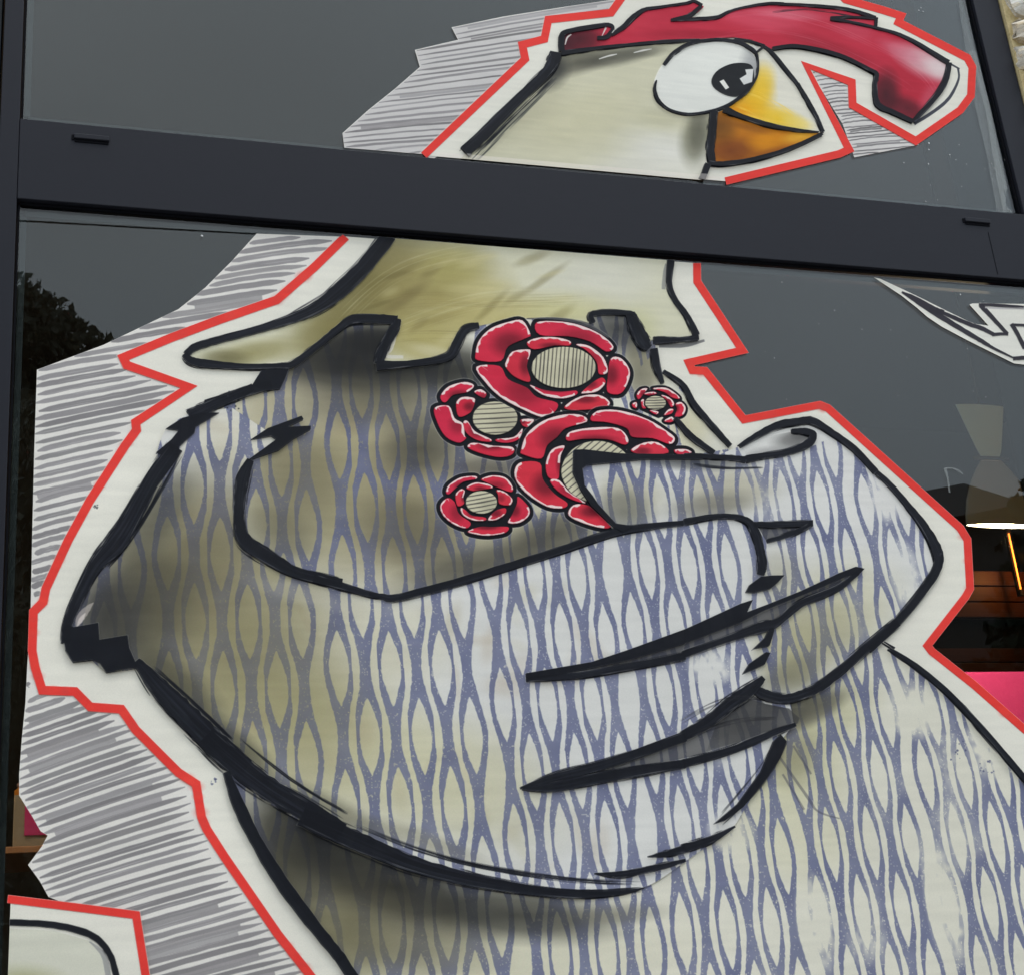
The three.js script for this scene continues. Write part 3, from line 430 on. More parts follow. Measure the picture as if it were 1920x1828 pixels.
    S.fill(brush(tM, 1230, 960, 6, 1000, 1040, 20, 780, 1060, 8), [214, 210, 190], 0.8); S.fill(brush(tM, 1850, 800, 8, 1800, 930, 40, 1760, 1000, 30, 1900, 1010, 26), [216, 214, 204], 0.85);
  });

  // five red flowers
  const flowers = [
    { disc: [tQ, 470, 760, 155, 115, 0.06], core: [150, 640, 330, 590, 640, 760, 600, 960, 280, 940, 180, 800], say: 'crimson painted flower half under the largest flower', petals: [tQ(95, 600, 150, 540, 260, 510, 325, 535, 280, 580, 180, 600, 130, 650, 100, 640), tQ(50, 690, 150, 675, 190, 760, 250, 800, 260, 880, 270, 900, 220, 930, 130, 890, 70, 790), tQ(280, 960, 320, 930, 460, 950, 590, 960, 590, 1010, 500, 1030, 360, 1000), tQ(650, 770, 740, 770, 700, 820, 660, 810), tQ(325, 580, 370, 560, 410, 590, 390, 620), tQ(200, 660, 240, 615, 320, 620, 330, 650, 300, 720, 220, 750), tQ(250, 790, 280, 780, 330, 850, 440, 905, 430, 925, 340, 910, 270, 860), tQ(480, 905, 600, 890, 660, 830, 640, 900, 570, 930, 490, 925)] },
    { disc: [tQ, 945, 410, 222, 143, 1.5], core: [380, 380, 560, 220, 760, 160, 1180, 240, 1330, 500, 1050, 660, 700, 600], say: 'largest crimson flower under the cape of feathers', petals: [tQ(335, 310, 360, 220, 440, 140, 560, 95, 660, 85, 715, 180, 690, 205, 560, 265, 510, 365, 350, 360), tQ(755, 100, 900, 90, 1050, 115, 1200, 180, 1290, 265, 1240, 300, 1130, 232, 980, 195, 780, 185), tQ(1270, 350, 1340, 345, 1400, 420, 1395, 500, 1340, 590, 1250, 580, 1250, 480), tQ(950, 680, 1060, 610, 1190, 600, 1265, 650, 1230, 690, 1130, 700, 1000, 705), tQ(880, 720, 800, 755, 640, 690, 500, 610, 400, 510, 340, 405, 500, 400, 560, 490, 690, 550, 760, 615, 900, 655), tQ(545, 410, 545, 370, 590, 300, 700, 285, 715, 310, 690, 400, 715, 490, 690, 510, 600, 470), tQ(690, 240, 760, 205, 880, 200, 985, 225, 985, 258, 880, 258, 740, 285), tQ(1030, 250, 1120, 260, 1220, 340, 1250, 440, 1190, 455, 1172, 370, 1100, 290), tQ(1235, 515, 1180, 575, 1090, 590, 1070, 580, 1150, 510, 1210, 480), tQ(1030, 600, 930, 625, 800, 600, 710, 530, 800, 563, 920, 578, 1030, 570)] },
    { disc: [tQ, 1580, 655, 72, 48, 0.03], core: [1460, 610, 1560, 570, 1700, 620, 1720, 720, 1600, 760, 1470, 700], say: 'smallest crimson flower beside the chest edge', petals: [tQ(1450, 600, 1480, 560, 1525, 555, 1500, 590, 1465, 630), tQ(1560, 555, 1650, 550, 1720, 590, 1750, 625, 1700, 620, 1640, 580), tQ(1720, 660, 1760, 650, 1790, 690, 1770, 740, 1715, 750, 1730, 700), tQ(1640, 780, 1690, 750, 1710, 775, 1680, 790), tQ(1420, 660, 1450, 650, 1450, 690, 1425, 685), tQ(1500, 590, 1560, 578, 1590, 590, 1540, 603), tQ(1620, 600, 1680, 620, 1710, 660, 1690, 685, 1660, 640), tQ(1480, 640, 1500, 630, 1500, 670, 1515, 690, 1490, 690), tQ(1540, 705, 1600, 715, 1590, 735, 1560, 725), tQ(1640, 740, 1670, 700, 1705, 700, 1690, 730)] },
    { disc: [tQ, 1175, 1130, 245, 212, 0.75], core: [700, 1000, 860, 880, 1100, 800, 1400, 860, 1560, 920, 1300, 1000, 1000, 1150, 1050, 1400, 900, 1300, 790, 1150], say: 'crimson flower tucked behind the wing tip', petals: [tQ(650, 980, 690, 870, 800, 780, 950, 735, 1070, 740, 1105, 785, 960, 830, 900, 890, 830, 950, 790, 1040, 660, 1010), tQ(1140, 740, 1200, 705, 1350, 710, 1530, 770, 1660, 850, 1715, 900, 1680, 940, 1560, 900, 1420, 890, 1380, 830, 1250, 790, 1140, 780), tQ(940, 1380, 830, 1370, 700, 1290, 620, 1200, 605, 1120, 650, 1065, 780, 1070, 800, 1180, 880, 1280, 970, 1345), tQ(1230, 1520, 1100, 1490, 980, 1430, 1010, 1360, 1110, 1360, 1200, 1430, 1270, 1500), tQ(1710, 980, 1790, 975, 1830, 1000, 1740, 1012), tQ(960, 890, 1000, 850, 1150, 825, 1320, 830, 1390, 900, 1370, 945, 1250, 908, 1080, 905, 980, 918), tQ(820, 1080, 860, 980, 950, 950, 925, 1020, 915, 1120, 905, 1180, 840, 1170), tQ(850, 1190, 915, 1190, 990, 1275, 1100, 1345, 1000, 1320, 900, 1260), tQ(1410, 980, 1500, 930, 1600, 930, 1670, 1000, 1480, 1010)] },
    { disc: [tQ, 375, 1340, 108, 78, 0.2], core: [180, 1300, 260, 1210, 420, 1190, 560, 1240, 650, 1350, 560, 1500, 340, 1520, 210, 1440], say: 'round crimson flower above the forearm', petals: [tQ(130, 1270, 150, 1220, 230, 1170, 330, 1160, 340, 1180, 250, 1200, 190, 1250, 150, 1285), tQ(375, 1180, 450, 1155, 540, 1170, 590, 1230, 580, 1270, 480, 1235, 400, 1200), tQ(700, 1370, 705, 1430, 640, 1480, 560, 1480, 590, 1420, 620, 1350, 630, 1300), tQ(540, 1550, 420, 1570, 330, 1560, 280, 1540, 360, 1510, 450, 1510, 560, 1510), tQ(270, 1520, 180, 1490, 110, 1430, 90, 1360, 140, 1310, 190, 1340, 220, 1420, 300, 1480), tQ(195, 1290, 230, 1250, 260, 1260, 250, 1310, 255, 1350, 210, 1365), tQ(270, 1240, 330, 1205, 420, 1215, 455, 1240, 400, 1250, 320, 1262), tQ(480, 1255, 540, 1270, 590, 1320, 570, 1360, 500, 1350, 490, 1290), tQ(540, 1420, 480, 1460, 420, 1460, 470, 1400, 540, 1380), tQ(400, 1465, 320, 1465, 250, 1430, 230, 1380, 260, 1390, 310, 1430, 400, 1445)] },
  ];
  S.clip([arm], () => {
    for (const f of flowers) {
      const [T, cx, cy, rx, ry, dir] = f.disc, [[ox, oy]] = T(cx, cy), a = rx / T.k, b = ry / T.k;
      f.smooth = f.petals.map((p) => smooth(p, true, 4)); f.ring = []; for (let i = 0; i < 40; i++) f.ring.push([ox + Math.cos(i / 20 * Math.PI) * a * (1 + 0.02 * (R() - 0.5)), oy + Math.sin(i / 20 * Math.PI) * b]);
      for (const p of [...f.smooth, f.ring]) { S.stroke(p, [214, 212, 206], a > 24 ? 17 : 12, 0.35); }
      for (const p of [...f.smooth, f.ring]) { S.stroke(p, INK, a > 24 ? 14 : 9); S.fill(p, INK); }
      if (f.core) S.fill(T(...f.core), INK);
      f.smooth.forEach((p, i) => {
        S.fill(p, [206 + R() * 10, 42 + R() * 10, 66 + R() * 8]);
        S.clip([p], () => {
          const m = p.reduce((s, q) => [s[0] + q[0] / p.length, s[1] + q[1] / p.length], [0, 0]), xs = p.map((q) => q[0]), ys = p.map((q) => q[1]), w = Math.max(...xs) - Math.min(...xs), h = Math.max(...ys) - Math.min(...ys);
          S.blob(lerp(m[0], ox, 0.12), lerp(m[1], oy, 0.12), w * (0.3 + 0.15 * R()), h * (0.3 + 0.15 * R()), 0, [104, 20, 36], i % 3 === 1 ? 0.55 : 0.85);
          const n = Math.floor(p.length * 0.5), q = []; for (let k = 0; k <= n; k++) { const z = p[k], d = Math.hypot(m[0] - z[0], m[1] - z[1]) || 1, w0 = a > 30 ? 4.2 : 2.4; q.push([z[0] + (m[0] - z[0]) / d * 1.6, z[1] + (m[1] - z[1]) / d * 1.6, (R() < 0.12 ? 0.3 : 1) * w0 * (0.6 + 1.6 * R())]); }
          S.fill(ribbon(q), [240, 228, 226], 0.95);
          for (let k = 0; k < 5; k++) { const z = q[Math.floor(R() * q.length)]; S.fill(ribbon([[z[0], z[1], 1.4], [lerp(z[0], m[0], 0.12 + 0.1 * R()), lerp(z[1], m[1], 0.12 + 0.1 * R()), 0.4]]), [236, 210, 210], 0.6); }
        });
      });
      S.fill(f.ring, [206, 202, 176]);
      S.clip([f.ring], () => { S.blob(ox + a * 0.6, oy + b * 0.3, a, b, 0, [150, 146, 126], 0.45); const n = Math.max(5, Math.round(a / 7)); for (let i = -n; i <= n; i++) { const d = i / n * Math.hypot(a, b) * 1.05 + (R() - 0.5), lx = Math.cos(dir), lyy = -Math.sin(dir) * 0.9, L = Math.hypot(a, b) * 1.2; S.fill(ribbon([[ox - lyy * d - lx * L, oy + lx * d - lyy * L, 1.6], [ox - lyy * d + (R() - 0.5) * 2, oy + lx * d + R(), 1.8 + R() * 1.2], [ox - lyy * d + lx * L, oy + lx * d + lyy * L, 1.6]]), [74, 72, 70], 0.85); } });
    }
  }, true);

  // black brush lines
  const ink = [
    brush(tM, 1785, 10, 128, 1600, 250, 122, 1400, 450, 128, 1200, 605, 104, 1000, 695, 78, 700, 790, 60, 400, 870, 58, 200, 930, 60, 120, 990, 56), brush(tM, 110, 985, 50, 160, 1040, 60, 300, 1070, 64, 600, 1092, 46, 900, 1085, 46, 1000, 1065, 52, 1200, 915, 52, 1380, 770, 60, 1490, 705, 74, 1700, 702, 74, 1850, 715, 80),
    brush(tM, 1850, 700, 60, 1830, 770, 84, 1760, 900, 84, 1715, 1000, 84, 1700, 1065, 74), brush(tE, 195, 235, 52, 400, 222, 36, 590, 186, 46, 640, 120, 52, 690, 34, 46, 770, 10, 32),
    brush(tN, 1082, 92, 62, 1066, 280, 46, 1110, 420, 42, 1230, 590, 48, 1300, 740, 58), brush(tN, 1320, 757, 44, 1150, 775, 42, 930, 780, 66), brush(tN, 730, 550, 80, 790, 690, 116, 850, 800, 116, 895, 850, 60), brush(tN, 412, 630, 48, 415, 552, 48, 700, 545, 42, 785, 572, 20), brush(tN, 935, 850, 64, 960, 1000, 66, 1010, 1150, 28), brush(tN, 1015, 1045, 30, 1180, 1160, 44, 1280, 1330, 54, 1450, 1530, 48, 1590, 1685, 40), brush(tN, 1115, 1445, 40, 1250, 1600, 52, 1450, 1745, 44),
    tM(740, 1122, 960, 1108, 935, 1180, 890, 1275, 790, 1290, 655, 1252, 700, 1180), brush(tM, 820, 1240, 70, 500, 1335, 76, 280, 1405, 76), brush(tD, 1420, 362, 50, 1200, 452, 60, 1060, 520, 80),
    tD(925, 592, 1020, 530, 1130, 500, 1230, 500, 1150, 548, 1095, 580, 1090, 612, 1005, 690, 990, 740, 930, 745, 872, 724, 960, 650, 1000, 600), brush(tD, 985, 690, 84, 850, 880, 90, 720, 1120, 104, 640, 1240, 120, 530, 1360, 76, 425, 1560, 60, 378, 1680, 52, 366, 1790, 52),
    tU(72, 600, 110, 560, 170, 582, 380, 545, 390, 690, 630, 650, 645, 760, 720, 930, 640, 930, 560, 950, 450, 970, 395, 890, 330, 862, 165, 882, 100, 780), brush(tU, 705, 870, 70, 900, 1095, 165, 1100, 1300, 195, 1300, 1500, 205, 1500, 1690, 205, 1640, 1800, 190), brush(tG, 1150, 490, 120, 1283, 612, 132, 1500, 780, 124, 1700, 900, 120, 1918, 1030, 112), brush(tH, -230, 940, 100, -10, 1040, 112, 200, 1128, 102, 400, 1210, 90, 700, 1290, 76, 1000, 1345, 56, 1300, 1380, 40, 1550, 1370, 24, 1700, 1340, 6),
    [...brush(tG, 1268, 690, 40, 1340, 880, 66, 1450, 1100, 66, 1600, 1340, 74, 1800, 1600, 66, 1918, 1745, 62)], brush(tP, 636, 1795, 20, 760, 1985, 20, 868, 2175, 18, 895, 2320, 16),
    brush(tD, 1405, 765, 40, 1362, 860, 74, 1345, 980, 64, 1340, 1120, 64, 1375, 1220, 80, 1500, 1305, 84, 1650, 1390, 62, 1850, 1442, 62, 1918, 1456, 50), tD(1398, 656, 1500, 588, 1690, 518, 1702, 538, 1615, 580, 1742, 574, 1742, 594, 1640, 650, 1560, 712, 1376, 774, 1480, 700, 1545, 652, 1518, 632),
    brush(tE, -160, 1425, 50, 0, 1472, 42, 180, 1522, 32, 225, 1528, 20), brush(tE, 150, 1516, 22, 222, 1528, 30, 320, 1532, 42, 700, 1432, 44, 1200, 1276, 44, 1560, 1162, 40, 1918, 1115, 28), brush(tL, 0, 1175, 62, 250, 1130, 52, 480, 1122, 52, 640, 1172, 66, 720, 1300, 92, 762, 1450, 84, 785, 1600, 90, 770, 1700, 74), brush(tL, 700, 1200, 50, 900, 1202, 62, 1290, 1190, 64), brush(tL, 1270, 1200, 44, 1100, 1285, 50, 830, 1370, 36), tO(528, 332, 560, 270, 660, 196, 760, 186, 862, 185, 800, 250, 740, 300, 600, 335),
    brush(tL, 555, 425, 40, 760, 300, 62, 950, 212, 76, 1150, 177, 72, 1280, 170, 72, 1450, 270, 62, 1700, 450, 62, 1920, 680, 60), brush(tF, 1079, 832, 26, 1150, 895, 30, 1250, 1010, 34, 1350, 1140, 46, 1420, 1270, 58, 1425, 1360, 52, 1350, 1490, 46, 1200, 1670, 42, 1040, 1828, 42), brush(tO, 1828, 585, 80, 1650, 730, 76, 1400, 950, 82, 1200, 1110, 82, 1050, 1190, 82, 870, 1242, 82, 700, 1210, 92, 590, 1150, 70), brush(tL, 1075, 275, 40, 1200, 275, 62, 1290, 312, 72, 1240, 400, 84, 1050, 480, 62, 800, 520, 60, 620, 555, 80), brush(tL, 0, 515, 40, 200, 525, 46, 440, 540, 52, 620, 560, 60),
    tQ(1010, 985, 1080, 982, 1330, 1010, 1700, 1016, 1900, 1018, 1900, 1050, 1500, 1050, 1250, 1075, 1100, 1090, 1070, 1112, 1085, 1230, 1140, 1300, 1180, 1360, 1300, 1490, 1420, 1508, 1352, 1552, 1290, 1520, 1130, 1370, 1060, 1260, 1005, 1140),
    tO(0, 650, 200, 560, 480, 430, 590, 395, 540, 500, 700, 440, 1000, 320, 1330, 165, 1470, 112, 1545, 130, 1500, 178, 1400, 196, 1000, 360, 700, 480, 480, 590, 0, 770), brush(tO, 1490, 165, 40, 1300, 300, 52, 1000, 430, 62, 800, 590, 64, 680, 625, 92, 400, 720, 60, -10, 862, 62), tH(1030, 138, 1400, 74, 1600, 8, 1925, -110, 1925, -28, 1600, 68, 1300, 130, 1036, 186), brush(tH, 1034, 172, 26, 1300, 152, 36, 1600, 104, 40, 1925, 40, 42),
    tO(575, 830, 690, 720, 730, 640, 775, 640, 760, 700, 730, 790, 600, 815), tO(500, 1032, 560, 940, 700, 842, 738, 850, 690, 950, 600, 990), brush(tO, 680, 1062, 50, 560, 1170, 104, 400, 1280, 112, 200, 1440, 100, -10, 1562, 92), brush(tH, 1925, 492, 58, 1500, 640, 52, 1200, 720, 54, 1000, 782, 12), brush(tO, 955, 1462, 36, 700, 1560, 58, 400, 1680, 62, -10, 1795, 72), brush(tH, 1925, 643, 50, 1500, 715, 62, 1200, 772, 56, 1010, 786, 14),
    tI(165, 985, 300, 870, 430, 690, 500, 520, 540, 480, 575, 520, 540, 610, 470, 720, 330, 890, 230, 965), brush(tI, -10, 1122, 50, 150, 1070, 42, 285, 998, 12), brush(tH, 1715, 1166, 6, 1820, 1150, 32, 1925, 1120, 48), brush(tH, 1415, 1260, 4, 1560, 1266, 36, 1750, 1230, 36, 1925, 1188, 20),
    brush(tI, 1150, 0, 14, 1300, 95, 24, 1500, 265, 28, 1700, 480, 30, 1918, 735, 30), brush(tP, 1918, 1460, 10, 1990, 1562, 11, 2060, 1760, 12, 2090, 2000, 12, 2090, 2320, 12), brush(tF, 1120, 1785, 8, 1180, 1822, 14),
  ];
  for (const p of ink) { S.stroke(p, [228, 228, 224], 2.6, 0.28); }
  for (const p of ink) S.ink(p);
  S.fill(brush(tN, 985, 820, 30, 1200, 816, 36, 1375, 775, 20), [96, 98, 102], 0.75); S.fill(brush(tN, 1020, 340, 34, 1030, 200, 28, 1040, 120, 10), [120, 122, 126], 0.6);
  S.fill(brush(tQ, 690, 72, 8, 900, 72, 16, 1100, 110, 26, 1260, 200, 14), [96, 96, 100], 0.75);
  S.bristles(tH, [0, 1000, 60, 400, 1160, 60, 800, 1260, 50, 1300, 1330, 40, 1680, 1330, 10], 120, INK, 0.75, 9);
  S.bristles(tG, [1300, 560, 130, 1600, 790, 120, 1918, 980, 110], 60, INK, 0.8, 5); S.bristles(tU, [800, 960, 120, 1100, 1280, 190, 1450, 1620, 200], 60, INK, 0.8, 5);
  S.bristles(tD, [985, 690, 80, 720, 1120, 100, 560, 1330, 100], 60, INK, 0.75, 6); S.bristles(tI, [200, 970, 30, 430, 720, 60, 560, 500, 40], 24, INK, 0.6, 4);
  S.bristles(tL, [100, 560, 60, 400, 590, 60, 800, 590, 60], 60, INK, 0.5, 6); S.bristles(tM, [1780, 20, 120, 1400, 450, 120, 1000, 690, 80], 30, [70, 70, 74], 0.4, 2);
  S.bristles(tO, [0, 1500, 100, 400, 1340, 160, 800, 1330, 100], 60, [40, 40, 44], 0.4, 8);
  // specks and scuffs of the roller beside the lines
  for (let i = 0; i < 60; i++) { const [x, y, s] = [[440, 755, 40], [178, 950, 8], [1760, 1040, 12], [1800, 1400, 50], [1850, 1440, 30], [400, 1465, 12]][i % 6], q = [x + (R() - 0.5) * s, y + (R() - 0.5) * s], r = 0.6 + R() * 1.8; S.fill(smooth([[q[0] - r, q[1]], [q[0], q[1] - r * (0.5 + R())], [q[0] + r * (0.5 + R()), q[1]], [q[0], q[1] + r]], true, 3), i % 6 > 2 ? [84, 88, 120] : [50, 52, 60], 0.85); }

  // the small cut-out at the lower left corner and the spiked star at the right edge
  const cl = [...tG(58, 1386, 400, 1430, 780, 1470), ...tP(281, 1828, 300, 1960, 330, 2200, 8, 2200), ...tP(14, 1828)];
  const clRed = [...tG(40, 1402, 420, 1448, 762, 1492), ...tP(272, 1828, 292, 1965, 320, 2200)];
  const clInk = brush(tG, 50, 1532, 34, 300, 1548, 36, 500, 1600, 38, 600, 1690, 36, 650, 1830, 34, 690, 2100, 34, 720, 2700, 34);
  S.fill(cl, WHITE); S.clip([cl], () => { const fillL = tP(0, 1740, 100, 1745, 170, 1765, 200, 1800, 215, 1850, 230, 2000, 240, 2200, 0, 2200); S.fill(fillL, [212, 213, 200]); S.clip([fillL], () => { S.blob(40, 1850, 110, 50, 0, [170, 172, 132], 0.9); S.blob(80, 2000, 200, 160, 0, [186, 184, 150], 0.8); }); S.fill(brush(tG, 500, 1640, 6, 580, 1720, 30, 610, 1860, 34), [150, 150, 152], 0.8); });
  S.fill(clInk, INK, 0.96);
  const clBand = band(clRed, 15.5); S.stroke(clBand, [236, 234, 228], 3, 0.6); S.fill(clBand, RED);
  const star = [...tK(118, 135, 190, 150, 460, 275, 700, 390, 1000, 540, 1310, 690, 1495, 715, 1265, 462, 1300, 448, 1560, 448, 1920, 455), ...tP(1965, 573, 1960, 640, 1990, 690), ...tK(1920, 1182, 1800, 1168, 1540, 1040, 1240, 890, 930, 725, 760, 610, 640, 505, 450, 355)];
  S.fill(star, [228, 228, 222]);
  const starInk = [brush(tK, 455, 312, 20, 620, 400, 70, 820, 520, 84, 960, 560, 60), brush(tK, 860, 525, 40, 1050, 605, 46, 1260, 695, 50, 1420, 750, 50, 1560, 822, 44), brush(tK, 1540, 825, 40, 1640, 815, 36, 1730, 820, 30), brush(tK, 1720, 815, 40, 1560, 640, 48, 1400, 470, 56), brush(tK, 1380, 462, 36, 1560, 468, 36, 1920, 495, 32), brush(tK, 780, 520, 60, 960, 630, 58, 1200, 775, 52, 1420, 905, 46, 1560, 990, 30, 1790, 1100, 18), brush(tK, 1790, 1110, 44, 1920, 1100, 46, 2100, 1080, 40), brush(tK, 1770, 695, 46, 1850, 830, 46, 1930, 990, 46), brush(tK, 1800, 705, 30, 1930, 712, 30)];
  S.clip([star], () => { for (const p of starInk) S.fill(p, [50, 48, 56], 0.97); S.fill(brush(tK, 1450, 500, 14, 1600, 505, 26, 1920, 512, 18), [190, 188, 192], 0.9); });
  const bandL = band(redL, 16.5), bandR = band(redR, 14.5);
  for (const p of [bandL, bandR]) { S.stroke(p, [236, 230, 224], 3, 0.55); S.fill(p, RED); }
  for (const [p, n] of [[redL, 60], [redR, 30]]) for (let i = 0; i < n; i++) { const k = Math.floor(R() * (p.length - 4)), t = R(), a = p[k], b = p[k + 1]; S.blob(lerp(a[0], b[0], t), lerp(a[1], b[1], t), 6 + R() * 14, 6 + R() * 10, 0, R() < 0.5 ? [214, 70, 66] : [236, 74, 62], 0.35); }
  S.finish();

  const m = thing('window_painting', 'painted hen body with folded patterned wing and red flowers on the pane below the transom', 'mural', [0, 0, 0], 'hen painted across the two panes');
  S.mesh('hatching', hatchP, 0, m, 'broad grey and white slanted hatching');
  S.mesh('white_border', cut, 1, m);
  S.mesh('red_outline', bandL, 2, m); S.mesh('red_outline', bandR, 2, m);
  S.mesh('torso', torso, 3, m, 'cream body with blue roller pattern'); S.mesh('cape', cape, 4, m, 'olive and cream neck feathers'); S.mesh('wing', arm, 6, m, 'folded wing with blue roller pattern');
  flowers.forEach((f, j) => { const d = S.mesh('flower', f.ring, 4.6 + j * 0.2, m, f.say); f.smooth.forEach((p, i) => { S.mesh('petal', p, 0, d).position.z = (i + 1) * 0.00001; }); });
  ink.forEach((p, i) => S.mesh('brush_line', p, 8 + i * 0.12, m));
  const c2 = thing('window_painting', 'small white cut-out with a red border in the lower corner beside the mullion', 'mural', [0, 0, 0]);
  S.mesh('white_border', cl, 3, c2); S.mesh('red_outline', clBand, 4, c2); S.mesh('brush_line', clInk, 5, c2);
  const c3 = thing('window_painting', 'white spiked star with dark outlines on the glass under the transom', 'mural', [0, 0, 0]);
  S.mesh('white_border', star, 1, c3); starInk.forEach((p, i) => S.mesh('brush_line', p, 2 + i * 0.12, c3));
}
// strips of dried residue down the edge of the upper pane, and flecks of spilled paint
{
  const res = thing('residue_strip', 'translucent grey streak of residue beside the stone-side mullion on the upper pane', 'residue', [0, 0, 0]);
  const film = std(0.5, 0.52, 0.5, 0.8, { transparent: true, opacity: 0.2 }), film2 = std(0.55, 0.57, 0.54, 0.8, { transparent: true, opacity: 0.24 });
  const strip = (pts, z, mat) => { const s = new THREE.Shape(); pts.forEach((p, i) => { const v = at(...p); i ? s.lineTo(v.x, v.y) : s.moveTo(v.x, v.y); }); part('streak', new THREE.ShapeGeometry(s), mat, res, [0, 0, z]); };
  strip(tl(1720, 0, 9.14)(700, 0, 830, 0, 960, 700, 1240, 1828, 1400, 2700, 1540, 3240, 1500, 3640, 1370, 3660, 1200, 2700, 960, 1700), 0.0012, film);
  strip(tl(1720, 0, 9.14)(880, 900, 1000, 880, 1250, 1828, 1480, 2900, 1550, 3250, 1480, 3280, 1530, 3550, 1640, 3640, 1470, 3650, 1330, 2900, 1170, 1900), 0.0019, film2);
  strip(tl(1720, 700, 3.045)(150, 545, 166, 540, 180, 600, 190, 680, 180, 682, 170, 600), 0.0012, film2); strip(tl(1720, 700, 3.045)(158, 540, 200, 538, 238, 552, 262, 574, 256, 578, 230, 560, 198, 546, 160, 548), 0.0016, film2);
  const q = rng(91), geos = [], fleck = (px, py, r, s = 1) => { const v = at(px, py), g = new THREE.CircleGeometry(r, 7); g.scale(1, s, 1); g.rotateZ(q() * 6); geos.push(g.translate(v.x, v.y, 0.0016)); };
  for (const [x, y] of [[1723, 20], [1727, 15], [1731, 22], [1742, 281], [1781, 291], [1741, 308], [1742, 269], [1466, 530], [1801, 553], [378, 443], [1695, 306], [1455, 310]]) fleck(x, y, 0.0012 + q() * 0.0012, 0.6 + q() * 0.6);
  for (let i = 0; i < 26; i++) fleck(1560 + q() * 330, 270 + q() * 110, 0.0005 + q() * 0.0007);
  for (let i = 0; i < 26; i++) fleck(1420 + q() * 480, 560 + q() * 200, 0.0005 + q() * 0.0006);
  const f = part('paint_flecks', mergeGeometries(geos), std(0.6, 0.6, 0.58, 0.7), scene); f.userData = { kind: 'stuff', label: 'tiny white paint flecks spattered on the glass', category: 'paint' };
}

